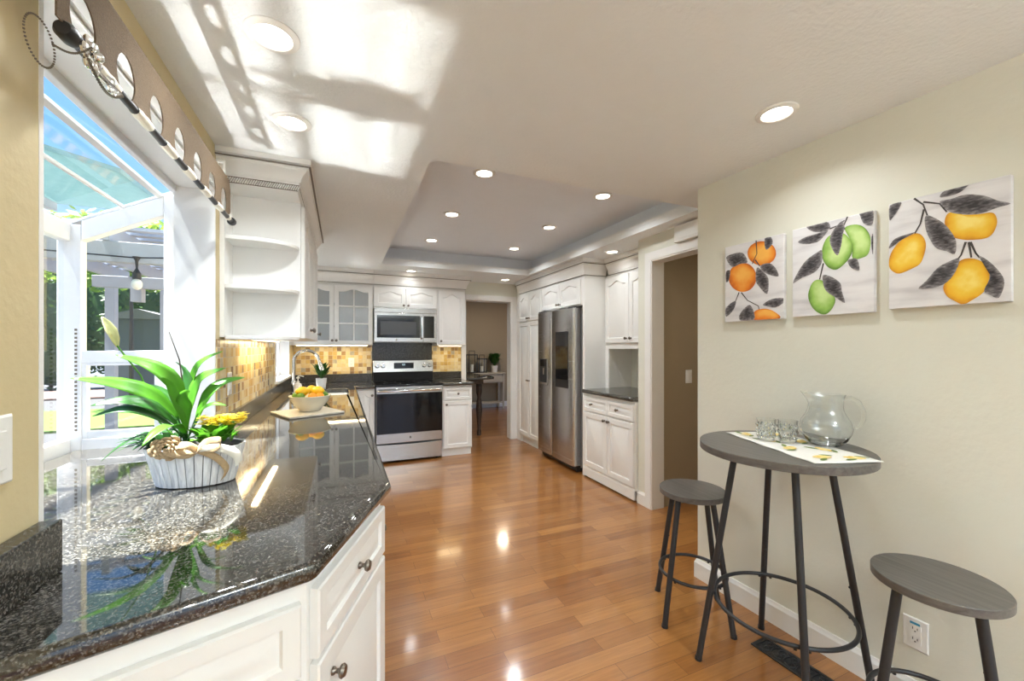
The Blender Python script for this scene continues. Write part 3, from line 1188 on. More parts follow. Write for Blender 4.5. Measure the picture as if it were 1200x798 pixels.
# ---- back wall uppers
UB = 5.15
g = None
cab = thing('upper_cabinet', 'white upper cabinet with arched glass doors left of the microwave', 'cabinet', (.03, UB, 1.375), group=None)
g = G()
x0, x1, z0, z1 = WL + .002, .352, 1.375, 2.11
for b in ((x0, x1, UB, WB - .007, z0, z0 + .018), (x0, x1, UB, WB - .007, z1 - .018, z1), (x0, x0 + .018, UB, WB - .007, z0 + .018, z1 - .018), (x1 - .018, x1, UB, WB - .007, z0 + .018, z1 - .018), (x0 + .018, x1 - .018, WB - .02, WB - .007, z0 + .018, z1 - .018), (x0, -.27, UB - .002, UB + .02, z0, z1), (x0 + .018, x1 - .018, UB, UB + .018, z1 - .05, z1 - .018)):
    g.box(*b)
part('body', g, m_cab, cab, smooth=False)
for zz in (1.60, 1.87):
    g = G()
    g.box(x0 + .02, x1 - .02, UB + .04, WB - .03, zz, zz + .008)
    part('glass_shelf', g, m_cabglass, cab, smooth=False)
for u0, u1, ku in ((-.49, -.285, None), (-.281, -.078, -.098), (-.074, .348, -.054)):
    if ku is None:
        continue
    O = (0, UB, 0)
    fr, pa = G(face_matrix(O, (1, 0, 0))), G(face_matrix(O, (1, 0, 0)))
    glass_door(fr, pa, u0, u1, 1.382, 2.085, .001) if ku > -.09 else glass_door(fr, pa, u0 - .21, u1, 1.382, 2.085, .001)
    d = part('door', fr, m_cab, cab, angle=25)
    part('pane', pa, m_cabglass, d, smooth=False)
    g = G(face_matrix(O, (1, 0, 0)))
    knob_geo(g, ku, 1.43, .021)
    part('knob', g, m_bronze, d)
crown([(x0, UB), (x1, UB)], 2.115, .164, cab)
g = G()
g.box(x0 + .06, x1 - .06, UB + .02, UB + .05, 1.366, 1.3748)
part('under_cabinet_light', g, m_strip, cab, smooth=False, label='lit strip under the cabinet')
strip_lamp(cab, 'strip_lamp', (-.02, UB + .10, 1.37), .6, .05, 2.4)

cab = thing('upper_cabinet', 'small white two door upper cabinet above the microwave', 'cabinet', (.74, UB, 1.83))
g = G()
g.box(.354, 1.130, UB, WB - .007, 1.832, 2.11)
part('body', g, m_cab, cab, smooth=False)
doors(cab, (0, UB, 0), (1, 0, 0), [('door', .360, .738, 1.842, 2.085, .03, [(.712, 1.868)]), ('door', .742, 1.124, 1.842, 2.085, .03, [(.768, 1.868)])])
crown([(.354, UB), (1.130, UB)], 2.115, .164, cab)

cab = thing('upper_cabinet', 'white single door upper cabinet right of the microwave by the doorway', 'cabinet', (1.32, UB, 1.36))
g = G()
g.box(1.132, 1.508, UB, WB - .02, 1.372, 2.11)
part('body', g, m_cab, cab, smooth=False)
doors(cab, (0, UB, 0), (1, 0, 0), [('door', 1.150, 1.500, 1.384, 2.085, .045, [(1.180, 1.43)])])
crown([(1.132, UB), (1.508, UB), (1.508, WB - .02)], 2.115, .164, cab)
g = G()
g.box(1.17, 1.46, UB + .02, UB + .05, 1.362, 1.3718)
part('under_cabinet_light', g, m_strip, cab, smooth=False, label='lit strip under the cabinet')
strip_lamp(cab, 'strip_lamp', (1.32, UB + .10, 1.366), .28, .05, 1.0)

# ---- base cabinets on the back wall
FB = 4.90
cab = thing('base_cabinet', 'white corner base cabinet on the left of the range', 'cabinet', (.25, FB, 0))
g = G()
g.box(.115, .356, FB, WB - .01, .10, CT - .043)
g.box(.115, .356, FB + .07, WB - .01, 0, .10)
part('body', g, m_cab, cab, smooth=False)
doors(cab, (0, FB, 0), (1, 0, 0), [('door', .130, .350, .12, .86, .03, [(.325, .80)])])
cab = thing('base_cabinet', 'white narrow base cabinet with one drawer and door, right of the range', 'cabinet', (1.34, FB, 0))
g = G()
g.box(1.148, 1.524, FB, WB - .02, .085, CT - .043)
g.box(1.148, 1.520, FB + .03, WB - .02, 0, .085)
part('body', g, m_cab, cab, smooth=False)
doors(cab, (0, FB, 0), (1, 0, 0), [('drawer', 1.158, 1.516, .70, .85, 0, [(1.337, .775)]), ('door', 1.158, 1.516, .10, .685, .0, [(1.190, .645)])])

# ---- left run and the angled peninsula end
Pb, Pt, Pl = (-.066, .927), (.115, 1.360), (-.50, .777)
cab = thing('base_cabinet', 'white angled end cabinet with raised drawer fronts under the near worktop', 'cabinet', (-.1, 1.1, 0))
g = G()
g.prism([Pl, Pb, Pt, (.115, 1.60), (-.50, 1.60)], .10, CT - .043)
g.prism([(Pl[0] + .0, Pl[1] + .07), (Pb[0] - .04, Pb[1] + .07), (Pt[0] - .07, Pt[1] + .02), (.05, 1.60), (-.50, 1.60)], 0, .10)
part('body', g, m_cab, cab, smooth=False)
l1 = (Vector(Pt) - Vector(Pb)).length
d1 = (Pt[0] - Pb[0], Pt[1] - Pb[1], 0)
doors(cab, (Pb[0], Pb[1], 0), d1, [('drawer', .012, l1 - .014, .700, .846, 0, [(l1 * .5, .775)]), ('door', .012, l1 - .014, .115, .688, 0, [(.075, .625)])])
l2 = (Vector(Pb) - Vector(Pl)).length
d2 = (Pb[0] - Pl[0], Pb[1] - Pl[1], 0)
doors(cab, (Pl[0], Pl[1], 0), d2, [('drawer', .012, l2 - .014, .690, .836, 0, []), ('door', .012, l2 - .014, .115, .676, 0, [(.06, .62)])])
g = G()
for yy, nm in ((0, 0),):
    cab2 = thing('base_cabinet', 'white base cabinet run under the long left worktop facing the room', 'cabinet', (.115, 3.2, 0))
    g.box(WL + .02, .115, 1.603, 3.98, .10, CT - .043)
    g.box(WL + .02, .115, 4.66, 4.895, .10, CT - .043)
    g.box(WL + .02, .115, 3.98, 4.66, .10, .70)
    g.box(.085, .115, 3.98, 4.66, .70, CT - .043)
    g.box(WL + .02, .045, 1.603, 4.895, 0, .10)
part('body', g, m_cab, cab2, smooth=False)
spec = []
u = .01
for wd in (.45, .45, .60, .42, .42, .42, .45):
    spec.append(('drawer', u, u + wd - .006, .700, .846, 0, [(u + wd / 2, .775)]))
    spec.append(('door', u, u + wd - .006, .115, .688, 0, [(u + .06, .63)]))
    u += wd
doors(cab2, (.115, 1.61, 0), (0, 1, 0), spec)

# ---- right side tall cabinets
FX = 2.36
cab = thing('pantry_cabinet', 'tall white pantry cabinet with four doors left of the refrigerator', 'cabinet', (FX, 4.93, 0))
g = G()
g.box(FX, 2.948, 4.575, 5.30, .10, 2.11)
g.box(FX + .05, 2.948, 4.575, 5.30, 0, .10)
part('body', g, m_cab, cab, smooth=False)
O, RR = (FX, 5.30, 0), (0, -1, 0)
doors(cab, O, RR, [('door', .015, .355, 1.71, 2.085, .04, [(.33, 1.745)]), ('door', .36, .705, 1.71, 2.085, .04, [(.385, 1.745)]), ('door', .015, .355, .13, 1.695, 0, [(.33, .90)]), ('door', .36, .705, .13, 1.695, 0, [(.385, .90)])])
crown([(FX, 5.30), (FX, 4.575)], 2.115, .164, cab)
g = G()
g.box(FX + .03, 2.948, 5.302, WB - .019, 0, CZ - .002)
part('filler_panel', g, m_cab, cab, smooth=False)

cab = thing('upper_cabinet', 'white two door cabinet with deep end panel above the refrigerator', 'cabinet', (FX, 4.1, 0))
g = G()
g.box(FX, 2.948, 3.642, 4.573, 1.80, 2.11)
part('body', g, m_cab, cab, smooth=False)
g = G()
g.box(FX - .005, 2.948, 3.603, 3.640, 0, 2.11)
part('end_panel', g, m_cab, cab, smooth=False, bevel=.002)
O = (FX, 4.573, 0)
doors(cab, O, RR, [('door', .02, .455, 1.81, 2.085, .03, [(.43, 1.845)]), ('door', .46, .90, 1.81, 2.085, .03, [(.485, 1.845)])])
crown([(FX - .005, 4.573), (FX - .005, 3.603), (2.6195, 3.603)], 2.115, .164, cab)

cab = thing('base_cabinet', 'white base cabinet with two drawers right of the refrigerator', 'cabinet', (2.35, 3.2, 0))
g = G()
g.box(2.35, 2.948, 2.803, 3.600, .10, CT - .043)
g.box(2.385, 2.948, 2.803, 3.600, 0, .10)
part('body', g, m_cab, cab, smooth=False)
O = (2.35, 3.600, 0)
doors(cab, O, RR, [('drawer', .01, .415, .700, .845, 0, [(.17, .775)]), ('drawer', .42, .79, .700, .845, 0, [(.58, .775)]), ('door', .01, .415, .13, .685, 0, [(.385, .645)]), ('door', .42, .79, .13, .685, 0, [(.45, .645)])])
g = G()
g.profile([(0, .02), (.012, .02), (.012, .10), (.004, .112), (0, .112)], [(2.35, 3.600), (2.35, 2.803)])
part('toe_board', g, m_cab, cab, smooth=False)

cab = thing('upper_cabinet', 'white upper cabinet over an open niche beside the hall doorway', 'cabinet', (2.62, 3.2, 1.38))
g = G()
g.box(2.62, 2.948, 2.803, 3.600, 1.385, 2.11)
part('body', g, m_cab, cab, smooth=False)
g = G()
g.box(2.62, 2.64, 2.803, 3.600, 1.335, 1.384)
g.box(2.62, 2.64, 3.545, 3.600, CT + .001, 1.335)
g.box(2.64, 2.948, 3.580, 3.600, CT + .001, 1.384)
part('niche_frame', g, m_cab, cab, smooth=False)
O = (2.62, 3.600, 0)
doors(cab, O, RR, [('door', .02, .40, 1.395, 2.085, .04, [(.37, 1.44)]), ('door', .405, .785, 1.395, 2.085, .04, [(.44, 1.44)])])
crown([(2.62, 3.536), (2.62, 2.803)], 2.115, .164, cab)

# ================================================================== STONE WORKTOPS
def countertop(name, outline, label, holes=(), z0=CT - .04, z1=CT, bev=.017):
    g = G()
    g.prism(outline, z0, z1, holes=holes)
    o = part(name, g, m_granite, None, bevel=bev, seg=4, angle=50)
    return props(o, label, 'worktop')


def rrect(x0, x1, y0, y1, r, n=6):
    pts = []
    for cx, cy_, a0 in ((x1 - r, y0 + r, -90), (x1 - r, y1 - r, 0), (x0 + r, y1 - r, 90), (x0 + r, y0 + r, 180)):
        for k in range(n + 1):
            a = R(a0 + 90 * k / n)
            pts.append((cx + r * math.cos(a), cy_ + r * math.sin(a)))
    return pts


e = .002
sink_hole = rrect(-.33, .06, 4.02, 4.62, .06)
countertop('worktop', [(WL + e, .752), (-.044, .906), (.148, 1.352), (.148, 4.850), (.358, 4.850), (.358, WB - e), (WL + e, WB - e), (WL + e, fy - .013), (WO - .019, fy - .013), (WO - .019, gy1 - .001), (gx + .001, gy1 - .001), (gx + .001, gy0 + .001), (WO - .019, gy0 + .001), (WO - .019, ny + .013), (WL + e, ny + .013)],
           'long dark polished granite worktop running under the garden window', holes=[sink_hole])
countertop('worktop', [(1.140, 4.850), (1.545, 4.850), (1.545, WB - .02), (1.140, WB - .02)], 'short dark granite worktop right of the range')
countertop('worktop', [(2.312, 2.803), (2.947, 2.803), (2.947, 3.601), (2.312, 3.601)], 'dark granite worktop between the refrigerator and the hall doorway')


def upstand(label, boxes):
    g = G()
    for b in boxes:
        g.box(*b)
    return props(part('granite_upstand', g, m_granite_wall, None, smooth=False, bevel=.003), label, 'backsplash')


upstand('low dark granite upstand below the tan wall at the near left', [(WL + .001, WL + .036, .77, ny - .003, CT + .001, CT + .102)])
upstand('low dark granite upstand below the gold mosaic on the left wall', [(WL + .001, WL + .021, fy + .003, sy0 - .002, CT + .001, CT + .101)])
upstand('low dark granite upstand in the back corner left of the range', [(WL + .022, .358, WB - .021, WB - .0065, CT + .001, CT + .101), (WL + .001, WL + .021, sy0, WB - .022, CT + .001, CT + .101)])
upstand('low dark granite upstand below the mosaic right of the range', [(1.140, 1.545, WB - .0205, WB - .0065, CT + .001, CT + .101)])
upstand('black granite panel on the wall between range and microwave', [(.364, 1.135, WB - .014, WB - .001, .92, 1.41)])

# ================================================================== APPLIANCES
# ---- range
rg = thing('range', 'stainless electric range with black glass oven door between the base cabinets', 'range', (.75, 4.88, 0))
x0, x1, yf = .366, 1.134, 4.875
g = G()
g.box(x0, x1, yf, 5.44, .02, .895)
part('body', g, m_black, rg, smooth=False)
g = G()
g.box(x0 - .004, x1 + .004, 4.835, 5.40, .897, .918)
part('cooktop', g, m_blackglass, rg, bevel=.004)
for cx, cy_, r in ((.56, 4.99, .10), (.94, 4.99, .08), (.56, 5.23, .075), (.94, 5.23, .095)):
    g = G()
    g.lathe([(r, .9186), (r - .003, .9186)], c=(cx, cy_, 0))
    part('burner_ring', g, mat('burner_grey', (.12, .12, .12), .3) if 'burner_grey' not in bpy.data.materials else bpy.data.materials['burner_grey'], rg)
g = G()
M = face_matrix((0, 4.875, 0), (1, 0, 0))
g.box(x0, x1, 4.845, 4.874, .235, .893)
od = part('oven_door', g, m_steel, rg, bevel=.004)
g = G()
g.box(x0 + .004, x1 - .004, 4.8425, 4.8455, .345, .812)
part('window', g, m_blackglass, od, smooth=False)
g = G()
g.tube([(x0 + .02, 4.845, .845), (x0 + .025, 4.80, .848), (x0 + .05, 4.795, .848), (.75, 4.792, .848), (x1 - .05, 4.795, .848), (x1 - .025, 4.80, .848), (x1 - .02, 4.845, .845)], .013, n=10)
part('handle', g, m_chrome, od)
g = G()
g.cyl((.75, 4.8449, .292), (.75, 4.842, .292), .013, n=20)
part('badge', g, m_bronze, od, label='small round maker badge')
g = G()
pts = [(x0 + .004 + (x1 - x0 - .008) * k / 16, .222 - .010 * math.sin(PI * k / 16)) for k in range(17)]
g.loft([[(u, yy, v) for u, v in pts] + [(x1 - .004, yy, .03), (x0 + .004, yy, .03)] for yy in (4.850, 4.874)])
part('drawer', g, m_steel, rg, smooth=False, bevel=.003)
g = G()
g.loft([[(x, 5.405, .918), (x, 5.375, 1.03), (x, 5.392, 1.185), (x, 5.44, 1.185), (x, 5.44, .918)] for x in (x0 + .005, x1 - .005)])
bg_ = part('backguard', g, m_black, rg, smooth=False)
g = G()
yA = lambda z: 5.375 + .017 * (z - 1.03) / .155
g.loft([[(x, yA(1.032) - .004, 1.032), (x, yA(1.18) - .004, 1.18), (x, 5.43, 1.188), (x, 5.43, 1.032)] for x in (x0 + .003, x1 - .003)])
cp = part('control_panel', g, m_steel, rg, bevel=.003)
for kx in (.42, .49, 1.01, 1.085):
    g = G()
    g.lathe([(.030, 0), (.030, .004), (.024, .006), (.022, .026), (.019, .029), (0, .029)], c=(kx, 5.378, 1.115), ax=(0, -1, 0), n=20)
    part('knob', g, m_chrome, rg)
g = G()
g.box(.625, .875, 5.3725, 5.379, 1.075, 1.15)
dp = part('display', g, m_blackglass, rg, smooth=False)
g = G()
for dxx, segs in ((-.022, (1, 2)), (-.006, (0, 1, 3, 5, 4, 6)), (.010, (0, 1, 2, 3, 4, 5))):     # 7-segment clock figures
    u, v, s_ = .74 + dxx, 1.118, .011
    P_ = {0: (u, u + s_, v + .016, v + .018), 1: (u + s_, u + s_ + .0018, v + .009, v + .016), 2: (u + s_, u + s_ + .0018, v, v + .008), 3: (u, u + s_, v - .002, v), 4: (u - .0018, u, v, v + .008), 5: (u - .0018, u, v + .009, v + .016), 6: (u, u + s_, v + .0075, v + .0095)}
    for q in segs:
        a_ = P_[q]
        g.box(a_[0], a_[1], 5.3715, 5.3724, a_[2], a_[3])
part('clock_digits', g, m_display, dp, smooth=False)
g = G()
for fx in (x0 + .05, x1 - .05):
    for fy_ in (4.93, 5.38):
        g.cyl((fx, fy_, 0), (fx, fy_, .02), .018, n=10)
part('foot', g, m_black, rg)

# ---- microwave
mw = thing('microwave', 'stainless over the range microwave with black window under the small cabinet', 'microwave', (.74, 5.08, 1.41))
x0, x1, z0, z1, yf = .362, 1.117, 1.412, 1.826, 5.08
g = G()
g.box(x0, x1, yf + .021, WB - .018, z0, z1)
part('body', g, m_steel, mw, smooth=False)
g = G()
g.box(x0, .945, yf, yf + .02, z0 + .004, z1 - .055)
md = part('door', g, m_steel, mw, bevel=.004)
g = G()
g.box(x0 + .03, .905, yf - .002, yf + .001, z0 + .055, z1 - .085)
dw = part('window', g, m_blackglass, md, smooth=False)
g = G()
g.box(x0 + .07, .86, yf - .0028, yf - .0018, z0 + .09, z1 - .16)
part('mesh_screen', g, mat('oven_mesh', (.06, .062, .065), .25), md, smooth=False)
g = G()
g.tube([(.922, yf, z0 + .045), (.922, yf - .035, z0 + .06), (.922, yf - .038, (z0 + z1) / 2 - .02), (.922, yf - .035, z1 - .105), (.922, yf, z1 - .09)], .011, n=10)
part('handle', g, m_chrome, md)
g = G()
g.box(.947, x1, yf, yf + .02, z0 + .004, z1 - .055)
cpn = part('control_panel', g, m_steel, mw, bevel=.003)
g = G()
g.box(.953, x1 - .035, yf - .002, yf + .001, z0 + .055, z1 - .085)
part('keypad', g, m_blackglass, cpn, smooth=False)
g = G()
g.box(x0, x1, yf, yf + .02, z1 - .053, z1)
part('vent_panel', g, m_steel, mw, bevel=.003)
g = G()
g.cyl((.62, yf - .001, z0 + .03), (.62, yf + .001, z0 + .03), .011, n=16)
part('badge', g, m_bronze, mw, label='small round maker badge')

# ---- refrigerator
fr = thing('refrigerator', 'tall stainless side by side refrigerator with water dispenser and touch screen', 'refrigerator', (2.6, 4.12, 0))
fx = 2.275
ya, yb = 3.70, 4.55             # right and left sides
ysp = 4.185
m_fside = mat('grey_painted_steel', (.30, .30, .30), .4)
g = G()
g.box(fx + .105, 2.93, ya + .005, yb - .005, .05, 1.77)
part('body', g, m_fside, fr, smooth=False)
m_steel_z = steel_mat('brushed_steel_door', (.54, .54, .545), .27, axis='y', vary=.02)


def fdoor(y0, y1, name):
    g = G()
    n = 10
    pts = [(fx + .10, y0), (fx + .022, y0), (fx + .006, y0 + .010), (fx, y0 + .03), (fx - .004, (y0 + y1) / 2), (fx, y1 - .03), (fx + .006, y1 - .010), (fx + .022, y1), (fx + .10, y1)]
    g.prism(pts, .075, 1.775)
    return part(name, g, m_steel_z, fr, bevel=.004, angle=30)


dl = fdoor(ysp + .005, yb, 'door')
dr = fdoor(ya, ysp - .005, 'door')
g = G()
g.box(fx + .012, fx + .10, ysp - .0045, ysp + .0045, .08, 1.77)
part('gap_strip', g, m_darkhole, fr, smooth=False)
g = G()
g.box(fx - .006, fx + .01, 4.265, 4.475, .895, 1.21)
ds = part('dispenser', g, m_black, dl, bevel=.004)
g = G()
g.box(fx - .0075, fx - .0055, 4.285, 4.455, 1.12, 1.20)
part('dispenser_panel', g, m_blackglass, dl, smooth=False)
g = G()
for y_ in (4.268, 4.465):
    g.box(fx - .009, fx - .004, y_, y_ + .007, .90, 1.205)
g.box(fx - .010, fx + .006, 4.275, 4.465, .900, .925)
g.box(fx - .009, fx - .004, 4.355, 4.385, 1.02, 1.10)
part('dispenser_trim', g, m_chrome, dl, smooth=False)
g = G()
g.box(fx - .0065, fx - .001, 3.80, 4.075, .90, 1.525)
part('screen', g, m_blackglass, dr, bevel=.004)
g = G()
g.box(fx + .01, fx + .09, ya + .02, ya + .12, 1.7755, 1.79)
g.box(fx + .01, fx + .09, yb - .12, yb - .02, 1.7755, 1.79)
part('hinge_cap', g, m_black, fr, smooth=False)
g = G()
g.box(fx + .06, 2.90, ya + .02, yb - .02, .012, .072)
part('toe_grille', g, m_black, fr, smooth=False)
for y_ in (ya + .06, yb - .06):
    g = G()
    g.cyl((fx + .09, y_, 0), (fx + .09, y_, .03), .022, n=14)
    part('foot', g, m_black, fr)

# ================================================================== CEILING LIGHTS
lamp_d = bpy.data.lights.new('downlight_lamp', 'AREA')
lamp_d.shape = 'DISK'
lamp_d.size = .085
lamp_d.energy = LAMP_W
lamp_d.spread = R(142)
lamp_d.color = (.92, .97, 1.0)
small_d = lamp_d.copy()
small_d.energy = LAMP_W * .16
small_d.size = .07
dim_d = lamp_d.copy()
dim_d.energy = LAMP_W * .55
lt = thing('recessed_light', 'lit round ceiling light nearest the garden window valance', 'ceiling light', (-.189, 1.383, CZ), group='recessed ceiling lights')
g = G()
g.lathe([(.074, -.0005), (.074, -.004), (.068, -.008), (.054, -.009), (.050, -.004), (.050, -.0005)], c=(-.189, 1.383, CZ), n=36)
part('trim_ring', g, m_plastic, lt)
g = G()
g.lathe([(0, -.006), (.050, -.004)], c=(-.189, 1.383, CZ), n=32)
part('lens', g, m_lens, lt)
lo = bpy.data.objects.new('downlight_lamp', lamp_d)
COL.objects.link(lo)
lo.parent = lt
lo.location = (0, 0, -.014)
for x, y, z, lab in ((-.188, 1.885, CZ, 'lit round ceiling light near the open shelf cabinet corner'),
                     (1.588, 1.06, CZ, 'lit round ceiling light alone above the round bar table'),
                     (2.42, 3.22, CZ, 'small lit ceiling light above the niche cabinet by the hall doorway'),
                     (.78, 4.98, CZ, 'small lit ceiling light in front of the microwave cabinet'),
                     (2.07, 5.12, CZ, 'small lit ceiling light in front of the dining doorway'),
                     (.868, 2.515, 2.50, 'nearest left lit light in the raised ceiling tray'),
                     (1.826, 2.545, 2.50, 'nearest right lit light in the raised ceiling tray'),
                     (.878, 3.40, 2.50, 'middle left lit light in the raised ceiling tray'),
                     (1.832, 3.41, 2.50, 'middle right lit light in the raised ceiling tray'),
                     (.890, 4.31, 2.50, 'farthest left lit light in the raised ceiling tray'),
                     (1.848, 4.30, 2.50, 'farthest right lit light in the raised ceiling tray'),
                     (.30, -.9, CZ, 'added unseen ceiling light behind the viewer on the window side'),  # this and the next downlight are added out of view as fill
                     (1.40, -.9, CZ, 'added unseen ceiling light behind the viewer on the picture wall side')):
    o = dup(lt, (x, y, z), None, lab)
    if lab.startswith('small') or 'bar table' in lab:
        for ch_ in o.children:
            if ch_.type == 'LIGHT':
                ch_.data = small_d if lab.startswith('small') else dim_d
# lamps added out of view to light the dining room and hall
for nm, loc, en, lab in (('added_ceiling_lamp', (2.9, 7.2, 2.44), 11, 'added unseen dining room ceiling lamp beyond the doorway'), ('added_ceiling_lamp', (3.05, 1.5, CZ), 4.5, 'added unseen hall ceiling lamp behind the right wall')):
    c_ = thing(nm, lab, 'ceiling light', loc)
    g = G()
    g.lathe([(.14, 0), (.15, -.02), (.13, -.05), (.08, -.07), (0, -.075)], c=loc, n=32)
    part('shade', g, mat('opal_glass', (.8, .78, .72), .3), c_)
    d = bpy.data.lights.new('lamp', 'AREA')
    d.shape = 'DISK'
    d.size = .25
    d.energy = en
    d.color = (1, .85, .66)
    o = bpy.data.objects.new('lamp', d)
    COL.objects.link(o)
    o.parent = c_
    o.location = (0, 0, -.08)

tl_ = thing('added_uplighter', 'added unseen uplighter floor lamp standing behind the viewer', 'floor lamp', (1.0, -1.5, 0))  # added out of view to brighten the room off the ceiling
g = G()
g.lathe([(0, 0), (.15, 0), (.15, .015), (.03, .035), (.014, .06), (0, .06)], c=(1.0, -1.5, 0), n=32)
part('base', g, m_blackmetal, tl_)
g = G()
g.cyl((1.0, -1.5, .05), (1.0, -1.5, 1.62), .012, n=14)
part('pole', g, m_blackmetal, tl_)
g = G()
g.lathe([(0, 1.62), (.03, 1.62), (.12, 1.66), (.17, 1.73), (.166, 1.73), (.115, 1.668), (0, 1.64)], c=(1.0, -1.5, 0), n=36)
part('bowl', g, m_plastic, tl_)
d = bpy.data.lights.new('uplight_lamp', 'AREA')
d.shape = 'DISK'
d.size = .24
d.energy = UPLIGHT_W
d.color = (.88, .96, 1.0)
o = bpy.data.objects.new('uplight_lamp', d)
COL.objects.link(o)
o.parent = tl_
o.location = (0, 0, 1.70)
o.rotation_euler = (PI, 0, 0)

# ================================================================== VALANCE, ROD
vx = -.455
va = thing('valance', 'brown burlap valance strip with oval cut-outs above the garden window', 'valance', (vx, 1.55, 2.0))
zb, zt = 1.905, 2.085
y0v, y1v = .95, 2.135
pitch = .118
hw, h0, h1 = .040, 1.915, 1.995
rows = []
outl = [(y0v, zt), (y0v, zb)]
holes = []
yc = 1.0
cs = []
y = 2.03
while y > y0v + .05:
    cs.append(y)
    y -= .167


def oval(yc_):
    return [(yc_ + .043 * math.cos(2 * PI * k / 20), 1.968 + .050 * math.sin(2 * PI * k / 20)) for k in range(20)]


g = G(Matrix(((0, 0, 1, vx - .0015), (1, 0, 0, 0), (0, 1, 0, 0), (0, 0, 0, 1))))
g.prism([(y0v, 1.925), (y1v - .03, 1.925), (y1v, 1.95), (y1v, 2.05), (y1v - .02, zt), (y0v, zt)], 0, .003, holes=[oval(c) for c in cs])
part('burlap_strip', g, m_burlap, va, smooth=False)
g = G()
for i in range(len(cs) - 1):
    ym = (cs[i] + cs[i + 1]) / 2
    g = G()
    g.lathe([(.0105, -.042), (.0125, -.02), (.0112, -.005), (.0126, .012), (.0112, .028), (.0105, .042)], c=(vx, ym, 1.917), ax=(0, 1, 0), n=14)
    part('gathered_hem', g, m_ribbon_w, va)
g = G()
g.lathe([(.0105, -.016), (.0120, 0), (.0105, .016)], c=(vx, cs[0] + .066, 1.917), ax=(0, 1, 0), n=14)
part('gathered_hem', g, m_ribbon_w, va)
rod = thing('curtain_rod', 'dark curtain rod threaded through the hem of the burlap valance', 'curtain rod', (vx, 1.55, 1.917))
g = G()
g.cyl((vx, 1.0, 1.917), (vx, 2.155, 1.917), .009, n=16)
part('pole', g, m_black, rod)
g = G()
g.lathe([(.0, -.002), (.014, 0), (.017, .006), (.017, .022), (.012, .028), (0, .029)], c=(vx, 2.150, 1.917), ax=(0, 1, 0), n=20)
part('end_cap', g, m_black, rod)
g = G()
g.lathe([(.0, -.002), (.013, 0), (.016, .008), (.0165, .030), (.012, .038), (0, .039)], c=(vx, 1.004, 1.917), ax=(0, -1, 0), n=24)
part('end_cap', g, m_black, rod)
g = G()
for yy in (1.112, 2.10):
    g.box(vx - .017, vx - .010, yy - .006, yy + .006, 1.912, 2.16)
    g.box(WL + .013, vx - .017, yy - .006, yy + .006, 2.150, 2.16)
part('bracket', g, m_plastic, rod, smooth=False)
# jewelled tieback clipped to the near end of the rod
tb = thing('jewelled_tieback', 'silver jewelled tieback with a looped bead chain on the rod end', 'tieback', (vx, 1.03, 1.9))
g = G()
for k in range(6):
    a_ = 2 * PI * k / 6
    c0 = Vector((vx + .016, 1.02, 1.905))
    g.ball(c0 + Vector((0, .022 * math.cos(a_), .022 * math.sin(a_))), .013, n=10, sc=(.5, 1, 1))
g.ball((vx + .026, 1.02, 1.905), .010, n=10)
for k in range(5):
    a_ = 2 * PI * k / 5
    g.ball((vx + .012, 1.105 + .014 * math.cos(a_), 1.895 + .014 * math.sin(a_)), .009, n=8, sc=(.5, 1, 1))
g.tube([(vx + .015, 1.0, 1.90), (vx + .018, 1.04, 1.885), (vx + .015, 1.10, 1.893), (vx + .008, 1.15, 1.905)], .005, n=8)
part('brooch', g, m_chrome, tb)
g = G()
for k in range(44):
    a_ = 2 * PI * k / 44
    g.ball((vx + .036, .838 + .034 * math.cos(a_), 1.812 + .034 * math.sin(a_)), .0018, n=6)
for k in range(20):
    q = k / 19
    g.ball((vx + .036 - .006 * q, .868 + .12 * q, 1.828 + .075 * q - .012 * math.sin(PI * q)), .0022, n=6)
for k in range(26):
    q = k / 25
    g.ball((vx + .025, .985 + .13 * q, 1.885 - .028 * math.sin(PI * q)), .0032, n=6)
part('bead_chain', g, m_bronze, tb)

# ================================================================== SMALL WALL FITTINGS
def plate(name, label, cat, M, kind='outlet', parent=None, wd=.070, ht=.115):
    """cover plate in a face frame centred on the origin of M"""
    t = local_thing(name, label, cat)
    t.location = M.translation
    BASE[t.name] = Vector(M.translation)
    g = G(M)
    g.loft([[(-wd / 2 + i, w_, -ht / 2 + i), (wd / 2 - i, w_, -ht / 2 + i), (wd / 2 - i, w_, ht / 2 - i), (-wd / 2 + i, w_, ht / 2 - i)] for i, w_ in ((0, .0006), (0, .003), (.004, .006))])
    part('cover_plate', g, m_plastic, t, angle=20)
    if kind == 'outlet':
        g = G(M)
        g.box(-.0165, .0165, .006, .008, -.034, .034)
        part('receptacle', g, m_plastic, t, smooth=False)
        g = G(M)
        for zc in (-.019, .019):
            g.box(-.0075, -.0055, .008, .0086, zc - .002, zc + .007)
            g.box(.0055, .0075, .008, .0086, zc - .002, zc + .006)
            g.cyl((0, .008, zc - .008), (0, .0086, zc - .008), .0026, n=8)
        part('slot', g, m_black, t, smooth=False)
    else:
        g = G(M)
        g.box(-.016, .016, .006, .0095, -.033, .033)
        part('rocker', g, m_plastic, t, smooth=False, bevel=.0015)
    return t


def Mface(p, Rr):
    return face_matrix(p, Rr)


